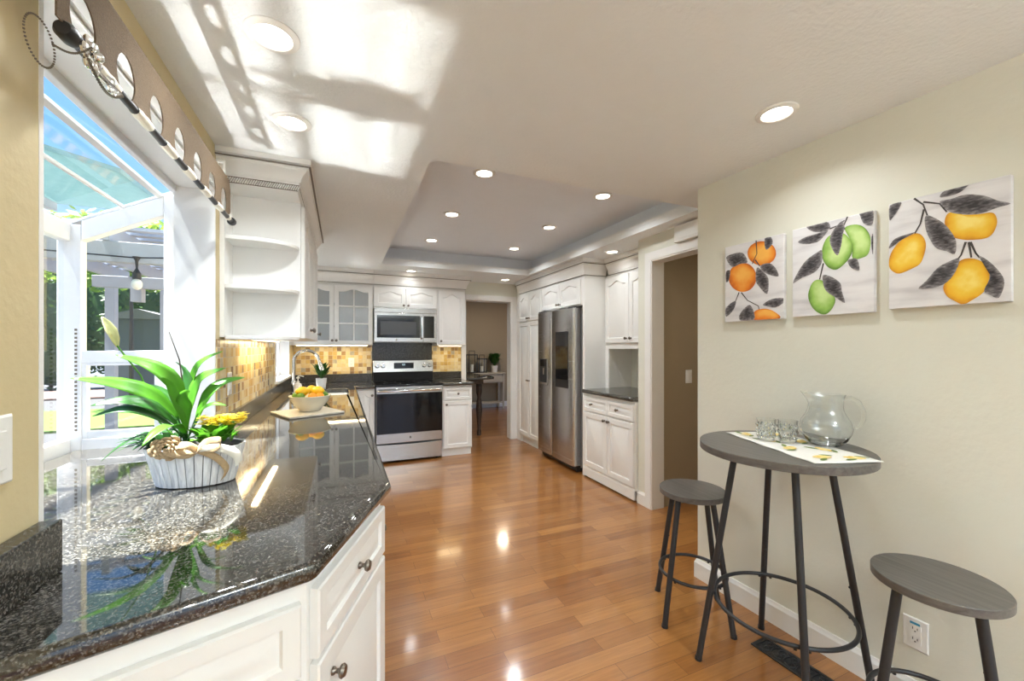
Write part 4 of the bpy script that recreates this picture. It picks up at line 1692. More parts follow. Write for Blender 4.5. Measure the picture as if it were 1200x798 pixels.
o = plate('wall_outlet', 'white wall outlet with blue tag above the baseboard by the near stool', 'outlet', Mface(rw(.960, .281, 0), RWT), wd=.072, ht=.116)
g = G(Mface(rw(.960, .281, 0), RWT))
g.box(-.014, .014, .0081, .0092, .036, .044)
part('blue_tag', g, mat('blue_tag', (.05, .32, .50), .5), o, smooth=False, label='small blue tag on the outlet')
plate('wall_outlet', 'white outlet plate on the back mosaic right of the faucet', 'outlet', Mface((.115, WB - .0065, 1.16), (1, 0, 0)))
plate('wall_outlet', 'white outlet plate on the left mosaic beside the planter', 'outlet', Mface((WL + .0065, 2.46, 1.165), (0, 1, 0)), kind='switch')
plate('light_switch', 'white light switch on the near tan wall at the left edge', 'switch', Mface((WL, .955, 1.175), (0, 1, 0)), kind='switch', wd=.075, ht=.118)
plate('light_switch', 'white light switch on the taupe hall wall through the doorway', 'switch', Mface((2.79, 2.635, 1.095), (1, 0, 0)), kind='switch')

ch = thing('door_chime', 'white door chime box on the wall above the hall doorway', 'door chime', (KX, 2.25, 2.2))
g = G()
g.box(KX - .045, KX - .001, 2.08, 2.345, 2.146, 2.268)
part('case', g, m_plastic, ch, bevel=.004)
g = G()
g.box(KX - .048, KX - .0445, 2.11, 2.315, 2.165, 2.255)
part('cover', g, m_plastic, ch, bevel=.002)

# ================================================================== CANVASES
ART = dict(
lemon=dict(
 F=[[(76,274),(96,261),(106,228),(101,189),(89,158),(63,143),(32,133),(13,144),(2,164),(2,196),(13,228),(37,258)],[(167,324),(200,307),(234,298),(264,295),(274,279),(276,255),(268,227),(254,214),(229,214),(200,221),(173,238),(159,268),(155,301)],[(191,149),(213,155),(238,143),(254,119),(261,85),(256,55),(242,30),(219,11),(200,-1),(180,13),(160,33),(151,63),(160,87),(176,117)]],
 L=[[(142,371),(169,370),(208,373),(250,354),(278,329),(305,311),(274,306),(242,298),(208,305),(173,321),(155,343)],[(142,386),(155,407),(178,414),(213,409),(208,398),(191,385),(164,381)],[(106,331),(123,322),(151,292),(173,251),(183,217),(180,176),(160,190),(132,209),(111,260),(103,302)],[(4,400),(37,403),(32,381),(13,351),(3,345)],[(3,245),(21,269),(69,278),(74,275),(37,258),(3,234)],[(86,68),(108,95),(137,136),(173,156),(191,158),(182,116),(160,81),(127,66)],[(236,157),(250,147),(270,119),(289,80),(291,50),(280,13),(262,24),(248,41),(260,79),(256,116)]],
 S=[[(74,405),(99,373),(113,319)],[(99,383),(142,363),(160,328)],[(101,356),(91,305),(76,274)],[(213,210),(219,156)],[(206,212),(195,170),(187,156)],[(217,209),(229,169),(238,152)]],
),
lime=dict(
 F=[[(208,362),(241,365),(270,349),(290,315),(295,277),(287,235),(267,223),(235,226),(233,285),(214,335)],[(149,341),(192,344),(219,320),(234,281),(231,247),(214,218),(180,191),(152,201),(131,230),(122,269),(128,309)],[(110,158),(134,145),(152,122),(169,79),(172,53),(157,20),(134,3),(104,15),(79,48),(67,91),(76,132),(91,154)]],
 L=[[(60,405),(104,409),(140,408),(155,377),(134,365),(91,373)],[(24,343),(53,358),(104,363),(146,369),(128,343),(104,325),(60,326)],[(197,391),(169,366),(153,333),(157,295),(180,250),(194,287),(200,332),(206,363)],[(3,158),(27,210),(60,254),(104,280),(123,283),(121,228),(91,192),(40,176)],[(128,176),(163,160),(192,130),(197,96),(208,46),(175,72),(140,103),(127,139)],[(261,409),(303,408),(303,356),(293,346),(272,361),(261,393)],[(217,220),(233,226),(251,220),(258,174),(230,189)],[(298,298),(303,309),(303,229),(298,258)]],
 S=[[(217,408),(203,370),(206,353)],[(152,371),(180,376),(206,392)],[(128,227),(113,158)]],
),
orange=dict(
 F=[[(270,317),(261,290),(236,273),(201,271),(165,286),(137,314),(127,347),(137,376),(165,392),(201,392),(236,376),(261,349)],[(174,217),(164,181),(138,157),(100,152),(62,167),(32,199),(21,240),(32,278),(62,301),(100,304),(138,287),(164,255)],[(161,2),(165,46),(215,55),(260,38),(287,2)]],
 L=[[(7,349),(50,361),(102,354),(127,301),(85,300),(41,292)],[(195,272),(237,276),(267,248),(282,204),(237,219),(203,244)],[(176,264),(203,244),(234,200),(228,126),(191,164),(170,202)],[(215,402),(245,402),(254,368),(222,344)],[(7,79),(63,111),(50,63),(7,29)],[(81,28),(106,62),(139,81),(160,46),(161,3),(93,2)],[(207,77),(252,99),(306,97),(304,75),(267,56),(222,68)],[(7,273),(32,273),(23,224),(7,218)]],
 S=[[(172,402),(176,335),(152,288)],[(168,305),(191,269)],[(93,150),(127,105),(184,71),(193,20)],[(81,152),(59,103)]],
),
)


def canvas(name, label, key, fm, s0, z0):
    wd, ht = .306, .405
    M = face_matrix(rw(s0, z0, .001), RWT)
    t = local_thing(name, label, 'picture', M.translation)
    BASE[t.name] = Vector(M.translation)
    g = G(M)
    g.box(0, wd, 0, .022, 0, ht)
    part('canvas', g, m_canvas, t, bevel=.002)

    def clip(p):
        return (min(max(p[0] / 1000, .001), wd - .001), min(max(p[1] / 1000, .001), ht - .001))

    def smooth_closed(pts, n=4):
        k = len(pts)
        out = []
        for i in range(k):
            p0, p1, p2, p3 = (Vector(pts[(i + j) % k]) for j in (-1, 0, 1, 2))
            for q in range(n):
                s_ = q / n
                out.append(0.5 * ((2 * p1) + (p2 - p0) * s_ + (2 * p0 - 5 * p1 + 4 * p2 - p3) * s_ * s_ + (3 * p1 - p0 - 3 * p2 + p3) * s_ ** 3))
        return out
    lvl = .0225
    order = [('stem', A_) for A_ in ART[key]['S']]
    for nm, mm, lst, d in (('painted_fruit', fm, ART[key]['F'], .0002), ('painted_leaf', m_pleaf, ART[key]['L'], .0005)):
        for j, pl in enumerate(lst):
            g = G(M)
            pts = smooth_closed(pl, 4 if nm == 'painted_fruit' else 3)
            lv = lvl + d + .00012 * j
            cp = [clip(p) for p in pts]
            cx_, cz_ = sum(p[0] for p in cp) / len(cp), sum(p[1] for p in cp) / len(cp)
            tone = []
            rows_ = []
            for q, tv in ((1.0, 0.0), (.86, .30), (.66, .60), (.42, .85), (.2, 1.0)):
                ox, oz = (1 - q) * .010, (1 - q) * .012
                if nm == 'painted_leaf':
                    ox = oz = 0
                rows_.append([g.v((cx_ + (p[0] - cx_) * q + ox, lv, cz_ + (p[1] - cz_) * q + oz)) for p in cp])
                tone += [tv] * len(cp)
            for A_, B_ in zip(rows_, rows_[1:]):
                for i in range(len(cp)):
                    i2 = (i + 1) % len(cp)
                    g.f([A_[i], A_[i2], B_[i2], B_[i]])
            g.f(rows_[-1])
            ob = part(nm, g, mm, t, smooth=False, recalc=False)
            at = ob.data.attributes.new('print_tone', 'FLOAT', 'POINT')
            for i, tv in enumerate(tone):
                at.data[i].value = tv
    for pl in ART[key]['S']:
        g = G(M)
        pts = [clip(p) for p in pl]
        wv = .0032
        L_, R_ = [], []
        for i, p in enumerate(pts):
            a_, b_ = Vector(pts[max(i - 1, 0)]), Vector(pts[min(i + 1, len(pts) - 1)])
            dd = (b_ - a_).normalized()
            nn = Vector((-dd.y, dd.x)) * wv * (1 if i == 0 else .7)
            L_.append((Vector(p) + nn))
            R_.append((Vector(p) - nn))
        g.f([g.v((q.x, lvl + .0004, q.y)) for q in L_ + R_[::-1]])
        part('painted_stem', g, m_pstem, t, smooth=False, recalc=False)
    # veins on the leaves are painted lines from base to tip
    return t


canvas('canvas_picture', 'canvas picture of three yellow lemons with grey leaves on the right wall', 'lemon', m_plemon, .889, 1.497)
canvas('canvas_picture', 'canvas picture of green limes with grey leaves, middle of the wall group', 'lime', m_plime, .538, 1.490)
canvas('canvas_picture', 'canvas picture of oranges with grey leaves nearest the wall corner', 'orange', m_porange, .194, 1.486)

# ================================================================== BAR TABLE AND STOOLS
def stool_like(name, label, cat, loc, rz, ztop, thick, rtop, rl0, rl1, ang, rr, zring, group=None, leg_r=.0132):
    t = local_thing(name, label, cat, loc, rz, group)
    g = G()
    g.lathe([(0, ztop), (rtop - .002, ztop), (rtop, ztop - .002), (rtop, ztop - thick + .002), (rtop - .002, ztop - thick), (0, ztop - thick)], n=64)
    part('tabletop' if cat == 'table' else 'seat', g, m_greytop, t, angle=40)
    g = G()
    a0 = R(ang)
    for k in (0, 1):
        a_ = a0 + k * PI / 2
        c, s_ = math.cos(a_), math.sin(a_)
        zz = ztop - thick - .008
        n_ = Vector((-s_, c, 0)) * .011
        p, q = Vector((c, s_, 0)) * rl0 * 1.05, Vector((-c, -s_, 0)) * rl0 * 1.05
        g.loft([[(v.x + n_.x, v.y + n_.y, z) for v, z in ((p, zz), (q, zz), (q, zz + .0075), (p, zz + .0075))], [(v.x - n_.x, v.y - n_.y, z) for v, z in ((p, zz), (q, zz), (q, zz + .0075), (p, zz + .0075))]])
    part('bracket', g, m_blackmetal, t, smooth=False)
    zt_ = ztop - thick - .004
    for k in range(4):
        a_ = a0 + k * PI / 2
        d = Vector((math.cos(a_), math.sin(a_), 0))
        g = G()
        g.cyl(d * rl0 + Vector((0, 0, zt_)), d * rl1 + Vector((0, 0, .004)), leg_r, n=18)
        lg = part('leg', g, m_blackmetal, t)
        g = G()
        g.cyl(d * rl1 + Vector((0, 0, .012)), d * (rl1 + .001) + Vector((0, 0, 0)), leg_r + .002, n=18)
        part('rubber_foot', g, m_black, lg)
        g = G()
        zm = zring + .12
        q_ = (zt_ - zm) / zt_
        rm = rl0 + (rl1 - rl0) * q_
        g.ball(d * (rm - leg_r) + Vector((0, 0, zm)), .005, n=8)
        g.ball(d * (rm - leg_r) + Vector((0, 0, zm + .03)), .005, n=8)
        part('bolt', g, m_black, lg)
    g = G()
    q_ = (zt_ - zring) / zt_
    rm = rl0 + (rl1 - rl0) * q_
    rr = rm - leg_r - .007
    g.tube([(rr * math.cos(2 * PI * i / 72), rr * math.sin(2 * PI * i / 72), zring) for i in range(72)], .008, n=12, closed=True)
    part('foot_ring', g, m_blackmetal, t)
    for k in range(4):
        a_ = a0 + k * PI / 2
        for da in (-.09, .09):
            g = G()
            g.cyl((rr * math.cos(a_ + da), rr * math.sin(a_ + da), zring - .004), (rr * math.cos(a_ + da), rr * math.sin(a_ + da), zring - .013), .006, n=8)
            part('ring_screw', g, m_black, t)
    return t


tb_loc = (1.652, 1.085, 0)
stool_like('bar_table', 'round grey topped bar table with splayed black legs against the right wall', 'table', tb_loc, 0, .950, .030, .301, .165, .307, math.degrees(math.atan2(.205, -.23)), .24, .295, leg_r=.0125)
stool_like('bar_stool', 'round grey topped bar stool behind the bar table by the wall corner', 'stool', (1.648, 1.532, 0), 0, .630, .026, .157, .11, .213, math.degrees(math.atan2(-.21, .03)), .17, .215, group=None)
stool_like('bar_stool', 'near round grey bar stool cut by the bottom right corner', 'stool', (1.711, .640, 0), 0, .630, .026, .156, .12, .213, 156.0, .17, .215, group=None)

# runner, pitcher, glasses
run = thing('table_runner', 'white cotton runner printed with lemons lying across the bar table', 'table runner', (1.69, 1.07, .951))
ex = Vector((-.165, -.478, 0))
c0, wdv = Vector((1.655, 1.342, 0)), Vector((.243, -.082, 0))
g = G()
nx, ny_ = 24, 12
grid = []
for i in range(nx + 1):
    row = []
    for j in range(ny_ + 1):
        p = c0 + ex * (i / nx) + wdv * (j / ny_)
        row.append(g.v((p.x, p.y, .9515 + .0012 * (math.sin(i * .9) * math.cos(j * .7) + 1))))
    grid.append(row)
for i in range(nx):
    for j in range(ny_):
        g.f([grid[i][j], grid[i + 1][j], grid[i + 1][j + 1], grid[i][j + 1]])
part('cloth', g, m_cloth, run, solid=.0016, recalc=False)
random.seed(4)


def flat_motif(nm, cx, cy_, a_, ln, wd, mm, z):
    g = G()
    c_, s_ = math.cos(a_), math.sin(a_)
    pts = []
    for k in range(18):
        q = 2 * PI * k / 18
        u, v = ln * math.cos(q), wd * math.sin(q) * (1 - .25 * abs(math.cos(q)))
        pts.append((cx + u * c_ - v * s_, cy_ + u * s_ + v * c_, z))
    g.f([g.v(p) for p in pts])
    part(nm, g, mm, run, smooth=False, recalc=False)


m_printy = print_mat('printed_pale_lemon', [(.3, (.75, .48, .06)), (.5, (.85, .66, .22)), (.7, (.90, .80, .50))], 60)
m_printg = print_mat('printed_green_leaf', [(.3, (.05, .10, .015)), (.5, (.13, .20, .03)), (.7, (.30, .36, .10))], 60)
for i, (a_, b_) in enumerate(((.10, .25), (.14, .72), (.34, .32), (.40, .78), (.60, .28), (.66, .72), (.86, .35), (.90, .76))):
    p = c0 + ex * a_ + wdv * b_
    r_ = random.uniform(0, PI)
    flat_motif('printed_lemon', p.x, p.y, r_, .036, .022, m_printy, .9551)
    flat_motif('printed_leaf', p.x + .038 * math.cos(r_ + .9), p.y + .038 * math.sin(r_ + .9), r_ + .5, .026, .009, m_printg, .9553)
    flat_motif('printed_leaf', p.x - .036 * math.cos(r_ + .5), p.y - .036 * math.sin(r_ + .5), r_ - .4, .022, .008, m_printg, .9553)

pz = .9560
pc = Vector((1.815, 1.012, 0))
pit = thing('glass_pitcher', 'round bellied clear glass pitcher on the lemon runner', 'pitcher', (pc.x, pc.y, pz))
prof = [(0, 0), (.048, 0), (.056, .004), (.072, .022), (.086, .050), (.089, .072), (.083, .096), (.068, .122), (.060, .142), (.058, .165), (.061, .190), (.066, .204), (.0635, .2045), (.0585, .190), (.0555, .165), (.0575, .142), (.0655, .122), (.0805, .096), (.0865, .072), (.0835, .050), (.069, .025), (.053, .010), (0, .009)]
g = G()
g.lathe([(r, h + pz) for r, h in prof], c=(pc.x, pc.y, 0), n=48)
for v in g.bm.verts:              # pulled spout, towards the far end of the table
    z = v.co.z - pz
    if z > .165:
        d = Vector((v.co.x - pc.x, v.co.y - pc.y))
        if d.length > 1e-6:
            sd = Vector((-.35, .94)).normalized()
            k = max(0, d.normalized().dot(sd)) ** 8 * (z - .165) / .04
            v.co.x += sd.x * .022 * k
            v.co.y += sd.y * .022 * k
            v.co.z += .008 * k
part('body', g, m_glass, pit)
hd = Vector((.38, -.92, 0)).normalized()
g = G()
g.tube([Vector((pc.x, pc.y, pz)) + hd * r + Vector((0, 0, h)) for r, h in ((.060, .187), (.080, .196), (.102, .182), (.116, .150), (.118, .118), (.108, .090), (.097, .076), (.088, .080))], .0075, n=12, radii=[.009, .008, .0075, .0075, .0075, .007, .006, .005])
part('handle', g, m_glass, pit)


def tumbler(loc):
    t = local_thing('glass_tumbler', 'cut glass tumbler nearer the hall doorway beside the pitcher', 'glass', loc)
    g = G()
    n = 24
    prof = [(0, 0), (.029, 0), (.031, .004), (.036, .086), (.0365, .090), (.0345, .090), (.0335, .084), (.0285, .014), (0, .012)]
    g.lathe(prof, n=n)
    for v in g.bm.verts:
        d = Vector((v.co.x, v.co.y))
        if d.length > .0288 and .006 < v.co.z < .08 and d.length > .030:
            k = .9 if (int(round(math.atan2(d.y, d.x) / (2 * PI) * n)) % 2) else 1.06
            v.co.x *= k
            v.co.y *= k
    part('body', g, m_glass, t, angle=12)
    g = G()
    for j in range(3):
        for k in range(12):
            a_ = 2 * PI * (k + .5 * (j % 2)) / 12
            z = .02 + j * .022
            r_ = .0325 + .05 * z
            c_ = Vector((math.cos(a_), math.sin(a_), 0))
            s_ = Vector((-c_.y, c_.x, 0))
            p = c_ * r_ + Vector((0, 0, z))
            tip = g.v(p + c_ * .0035)
            q = [g.v(p + s_ * .0075 - c_ * .001), g.v(p + Vector((0, 0, .010)) - c_ * .001), g.v(p - s_ * .0075 - c_ * .001), g.v(p - Vector((0, 0, .010)) - c_ * .001)]
            for i in range(4):
                g.f([q[i], q[(i + 1) % 4], tip])
            g.f(q[::-1])
    part('cut_pattern', g, m_glass, t, angle=5)
    return t


t1 = tumbler((1.670, 1.160, .9558))
dup(t1, (1.714, 1.098, .9558), .3, 'cut glass tumbler touching the pitcher on the lemon runner')

# floor register
vt = thing('floor_vent', 'black scrolled floor register under the bar table by the baseboard', 'floor vent', (1.77, 1.1, 0))
M = Matrix.Translation((1.7135, 1.262, .0005)) @ Matrix.Rotation(math.atan2(RWT.y, RWT.x), 4, 'Z')
lv, wv = .36, .105
g = G(M)
for b in ((0, lv, 0, .012, 0, .005), (0, lv, wv - .012, wv, 0, .005), (0, .016, .012, wv - .012, 0, .005), (lv - .016, lv, .012, wv - .012, 0, .005), (.012, lv - .012, .010, wv - .010, 0, .0012)):
    g.box(*b)
part('frame', g, m_blackmetal, vt, smooth=False)
g = G(M)
for k in range(6):
    cx = .045 + k * .054
    for sgn in (1, -1):
        pts = []
        for i in range(22):
            a_ = i / 21 * 2.6 * PI
            rr = .021 * (1 - i / 26)
            pts.append((cx + sgn * rr * math.cos(a_), wv / 2 + sgn * (.021 - 0) * .9 * .9 + rr * math.sin(a_) * sgn, .0035))
        g.tube(pts, .0028, n=6)
    g.tube([(cx + .027, .012, .0035), (cx + .020, wv / 2, .0035), (cx + .027, wv - .012, .0035)], .0026, n=6)
part('scroll_grille', g, m_blackmetal, vt)

# ================================================================== THINGS ON THE WORKTOP
# ---- planter with peace lily and yellow kalanchoe
pcx, pcy, pz0 = -.432, 1.600, CT + .0012
pl = thing('potted_plant', 'white slatted oval planter of peace lily and yellow flowers with burlap bow', 'plant', (pcx, pcy, pz0))
rot = R(-12)
ca, sa = math.cos(rot), math.sin(rot)


def pp(u, v, z):
    return (pcx + u * ca - v * sa, pcy + u * sa + v * ca, pz0 + z)


def oval_ring(a, b, z, n=48, off=0.0):
    return [pp((a + off) * math.cos(2 * PI * k / n), (b + off) * math.sin(2 * PI * k / n), z) for k in range(n)]


g = G()
g.loft([oval_ring(.100, .062, 0), oval_ring(.105, .066, .006), oval_ring(.132, .086, .118), oval_ring(.128, .082, .118), oval_ring(.124, .078, .100)], cap1=False)
part('planter', g, m_slatgap, pl)
ns = 34
for k in range(ns):
    g = G()
    a0_, a1_ = 2 * PI * (k + .05) / ns, 2 * PI * (k + .93) / ns
    jit = random.Random(k).uniform(-.002, .002)
    rings_ = []
    for z, A, B in ((.002, .105, .067), (.120 + jit, .1345, .0885)):
        rings_.append([pp((A + o_2) * math.cos(a_), (B + o_2) * math.sin(a_), z) for a_, o_2 in ((a0_, 0), ((a0_ + a1_) / 2, .0008), (a1_, 0), (a1_, .004), ((a0_ + a1_) / 2, .0048), (a0_, .004))])
    g.loft(rings_)
    part('planter_slat', g, m_planter, pl, smooth=False)
g = G()
g.loft([oval_ring(.122, .077, .104), oval_ring(.06, .04, .112), oval_ring(.01, .006, .115)], cap0=False)
part('soil', g, m_soil, pl)
W1 = [.004, .015, .026, .029, .023, .012, .001]
W2 = [.004, .013, .021, .023, .019, .010, .001]
W3 = [.003, .008, .013, .014, .011, .006, .001]
crown_c = Vector(pp(-.03, 0, .11))


def lily(sp_, wd, mm=None, up=(0, 0, 1), stem=True):
    g = G()
    g.blade(sp_, wd, up=up, fold=.22)
    lf = part('leaf', g, mm or m_leaf, pl, recalc=False, solid=.0008)
    g = G()
    s0 = Vector(sp_[0])
    g.tube([crown_c + Vector((random.uniform(-.015, .015), random.uniform(-.015, .015), 0)), (crown_c + s0) / 2 + Vector((0, 0, .01)), s0 + (Vector(sp_[1]) - s0) * .1], .0028, n=6)
    part('leaf_stem', g, m_leaf_d, lf)


random.seed(11)
lily([(-.482, 1.621, 1.118), (-.540, 1.600, 1.195), (-.615, 1.572, 1.240), (-.71, 1.546, 1.262)], W1, up=(.5, -.6, .7))
lily([(-.472, 1.614, 1.12), (-.482, 1.585, 1.225), (-.530, 1.562, 1.290), (-.615, 1.555, 1.328)], W1, up=(.6, -.6, .5))
lily([(-.480, 1.596, 1.10), (-.525, 1.560, 1.165), (-.585, 1.535, 1.193), (-.655, 1.520, 1.184)], W2, m_leaf_d, up=(.4, -.5, .8))
lily([(-.46, 1.632, 1.13), (-.447, 1.644, 1.215), (-.42, 1.640, 1.255), (-.36, 1.632, 1.280)], W2, up=(-.3, -.6, .7))
lily([(-.475, 1.655, 1.15), (-.455, 1.663, 1.265), (-.425, 1.663, 1.31), (-.375, 1.661, 1.336)], W3, up=(-.3, -.6, .7))
lily([(-.49, 1.61, 1.09), (-.545, 1.575, 1.145), (-.60, 1.56, 1.165), (-.665, 1.55, 1.150)], W2, m_leaf_d, up=(.3, -.4, .9))
lily([(-.46, 1.60, 1.09), (-.455, 1.575, 1.16), (-.445, 1.55, 1.20), (-.43, 1.53, 1.215)], W2, up=(0, -.8, .4))
lily([(-.45, 1.61, 1.08), (-.42, 1.59, 1.14), (-.385, 1.58, 1.165), (-.345, 1.575, 1.160)], W3, up=(0, -.4, .9))
lily([(-.47, 1.63, 1.10), (-.475, 1.65, 1.20), (-.49, 1.68, 1.27), (-.52, 1.71, 1.30)], W2, m_leaf_d, up=(0, .6, .7))
lily([(-.49, 1.64, 1.10), (-.54, 1.68, 1.19), (-.60, 1.71, 1.22), (-.66, 1.74, 1.21)], W2, m_leaf_d)
lily([(-.46, 1.60, 1.07), (-.475, 1.55, 1.11), (-.50, 1.50, 1.10), (-.52, 1.46, 1.07)], W2, m_leaf, up=(0, 0, 1))
lily([(-.47, 1.60, 1.07), (-.53, 1.54, 1.09), (-.58, 1.51, 1.07), (-.62, 1.49, 1.03)], W3, m_leaf_d)
lily([(-.44, 1.62, 1.10), (-.41, 1.63, 1.19), (-.37, 1.65, 1.23), (-.31, 1.66, 1.245)], W2, up=(-.3, -.6, .7))
lily([(-.455, 1.60, 1.08), (-.47, 1.57, 1.17), (-.485, 1.55, 1.235), (-.50, 1.53, 1.26)], W3, up=(.3, -.8, .4))
g = G()
g.tube([crown_c, (-.54, 1.641, 1.108), (-.587, 1.639, 1.261), (-.646, 1.642, 1.355)], .0026, n=6)
part('flower_stem', g, m_leaf, pl)
g = G()
g.blade([(-.645, 1.642, 1.350), (-.655, 1.640, 1.385), (-.668, 1.642, 1.415), (-.684, 1.645, 1.445)], [.002, .011, .014, .010, .001], up=(.5, -.8, .2), fold=.9)
part('pale_bract', g, m_spathe, pl, recalc=False, solid=.0008)
g = G()
g.tube([crown_c, (-.467, 1.61, 1.121), (-.470, 1.612, 1.22), (-.482, 1.618, 1.31), (-.512, 1.628, 1.40)], .0022, n=6, radii=[.003, .003, .0026, .002, .001])
part('dry_stem', g, m_barwood, pl)
# ferny greens at the left end, kalanchoe at the right
g = G()
for k in range(60):
    a_ = random.uniform(PI * .55, PI * 1.5)
    r_ = random.uniform(.05, .16)
    p0 = Vector(pp(-.075 + .03 * math.cos(a_), .03 * math.sin(a_), .112))
    p1 = p0 + Vector((r_ * math.cos(a_ + rot) * .7, r_ * math.sin(a_ + rot) * .5, random.uniform(.0, .05)))
    g.blade([p0, (p0 + p1) / 2 + Vector((0, 0, .02)), p1], [.002, .010, .007, .001], seg=2)
part('fern_foliage', g, m_leaf_d, pl, recalc=False)
g = G()
for k in range(80):
    a_ = random.uniform(0, 2 * PI)
    r_ = random.uniform(0, .055)
    p0 = Vector(pp(.062 + r_ * math.cos(a_), -.012 + r_ * .8 * math.sin(a_), .130))
    d = Vector((math.cos(a_), math.sin(a_), 0))
    p1 = p0 + d * random.uniform(.02, .045) + Vector((0, 0, random.uniform(.015, .055)))
    g.blade([p0, (p0 + p1) / 2 + Vector((0, 0, .01)), p1], [.003, .015, .014, .003], seg=2, fold=.15)
part('kalanchoe_foliage', g, m_leaf, pl, recalc=False)
for j in range(10):
    g = G()
    a_ = j * 2.4
    r_ = .012 + .012 * (j % 5)
    c = Vector(pp(.075 + r_ * math.cos(a_), .02 + r_ * math.sin(a_) * .8, .186 + .006 * (j % 3)))
    for k in range(30):
        b_ = random.uniform(0, 2 * PI)
        q = c + Vector((math.cos(b_) * random.uniform(0, .022), math.sin(b_) * random.uniform(0, .022), random.uniform(-.012, .014)))
        for m in range(4):
            t_2 = b_ + m * PI / 2
            e1 = Vector((math.cos(t_2), math.sin(t_2), .4)) * .0095
            e2 = Vector((-math.sin(t_2), math.cos(t_2), 0)) * .0048
            g.f([g.v(q), g.v(q + e1 * .6 + e2), g.v(q + e1), g.v(q + e1 * .6 - e2)])
    part('yellow_flower_cluster', g, m_yellow, pl, recalc=False)
# burlap rose and bow on the front rim
g = G()
rc = Vector(pp(-.025, -.098, .134))
for k in range(26):
    q = k / 26
    a_ = k * 2.4
    r_ = .006 + .027 * q
    d = Vector((math.cos(a_), -.35 * (1 - q) + .0, math.sin(a_)))
    c = rc + Vector((math.cos(a_) * r_, -.022 * (1 - q), math.sin(a_) * r_ * .8))
    t_2 = Vector((-math.sin(a_), 0, math.cos(a_)))
    o_2 = Vector((math.cos(a_), -.6, math.sin(a_))).normalized()
    w_2 = .008 + .008 * q
    g.loft([[c - t_2 * w_2, c - t_2 * w_2 * .8 + o_2 * w_2 * .9], [c + o_2 * .002, c + o_2 * w_2 * 1.15], [c + t_2 * w_2, c + t_2 * w_2 * .8 + o_2 * w_2 * .9]], closed=False, cap0=False, cap1=False)
part('burlap_rose', g, m_ribbon, pl, recalc=False, solid=.0012)


def ribbon(pts, wd, mm, name, wv=(0, 0, 1)):
    g = G()
    P = [Vector(p) for p in pts]
    out = []
    n = len(P)
    for i in range(n - 1):
        p0, p1, p2, p3 = P[max(i - 1, 0)], P[i], P[i + 1], P[min(i + 2, n - 1)]
        for k in range(6):
            q = k / 6
            out.append(0.5 * ((2 * p1) + (p2 - p0) * q + (2 * p0 - 5 * p1 + 4 * p2 - p3) * q * q + (3 * p1 - p0 - 3 * p2 + p3) * q ** 3))
    out.append(P[-1])
    W_ = Vector(wv).normalized() * wd / 2
    g.loft([[p - W_, p, p + W_] for p in out], closed=False, cap0=False, cap1=False)
    return part(name, g, mm, pl, recalc=False, solid=.0008)


k0 = Vector(pp(.050, -.094, .122))
ribbon([k0, k0 + Vector((-.018, -.020, .020)), k0 + Vector((-.042, -.018, .020)), k0 + Vector((-.034, -.004, .0)), k0], .026, m_ribbon, 'ribbon_loop', (.2, .7, .6))
ribbon([k0, k0 + Vector((.024, -.018, .026)), k0 + Vector((.058, -.006, .026)), k0 + Vector((.050, .006, .002)), k0], .028, m_ribbon, 'ribbon_loop', (-.1, .8, .6))
ribbon([k0, k0 + Vector((.035, .004, .004)), k0 + Vector((.070, .016, -.008)), k0 + Vector((.095, .026, -.030)), k0 + Vector((.102, .030, -.060))], .028, m_ribbon_w, 'ribbon_tail', (.55, .55, .6))
ribbon([k0, k0 + Vector((.025, .0, -.012)), k0 + Vector((.050, .012, -.035)), k0 + Vector((.070, .020, -.070)), k0 + Vector((.060, .024, -.100))], .020, m_ribbon, 'ribbon_tail', (.6, .4, .7))
ribbon([k0, k0 + Vector((-.02, -.008, -.010)), k0 + Vector((-.050, -.010, -.006)), k0 + Vector((-.08, -.008, .004))], .022, m_ribbon, 'ribbon_tail', (.0, .2, 1))

# ---- marble board, bowl and fruit
bz = CT + .0012
bd = thing('serving_board', 'pale square serving board under the fruit bowl on the granite', 'board', (-.20, 2.98, bz))
g = G()
a_ = R(25)
quad = []
for k in range(4):
    t_2 = a_ + k * PI / 2 + PI / 4
    quad.append((-.205 + .24 * math.cos(t_2), 2.97 + .24 * math.sin(t_2)))
g.prism(quad, bz, bz + .013)
part('slab', g, m_board, bd, bevel=.003)
bc = Vector((-.192, 3.00, bz + .0145))
bw = thing('fruit_bowl', 'cream ceramic bowl piled with citrus on the serving board', 'bowl', bc)
g = G()
prof = [(0, .0), (.062, 0), (.066, .004), (.066, .008), (.085, .028), (.112, .062), (.128, .098), (.1265, .101), (.123, .098), (.107, .064), (.080, .032), (.05, .014), (0, .012)]
g.lathe([(r, h + bc.z) for r, h in prof], c=(bc.x, bc.y, 0), n=48)
part('bowl_body', g, m_bowl, bw)


def fruit(name, label, cat, mm, loc, r, sc, nub, grp):
    t = local_thing(name, label, cat, Vector(bc) + Vector(loc), random.uniform(0, PI), grp)
    g = G()
    g.ball((0, 0, 0), r, n=24, sc=sc)
    for v in g.bm.verts:
        ax = v.co.x / (r * sc[0])
        if nub:
            v.co.x += nub * r * math.copysign(max(0, abs(ax) - .78) ** 1.2 * 2.4, ax)
    part('skin', g, mm, t)
    g = G()
    g.lathe([(.0, .002), (.004, .001), (.0045, -.003), (0, -.003)], c=(-(sc[0] * r + (nub * r * .40 if nub else 0)) + .001, 0, 0), ax=(-1, 0, 0), n=8)
    part('stem_scar', g, m_leaf_d, t)
    return t


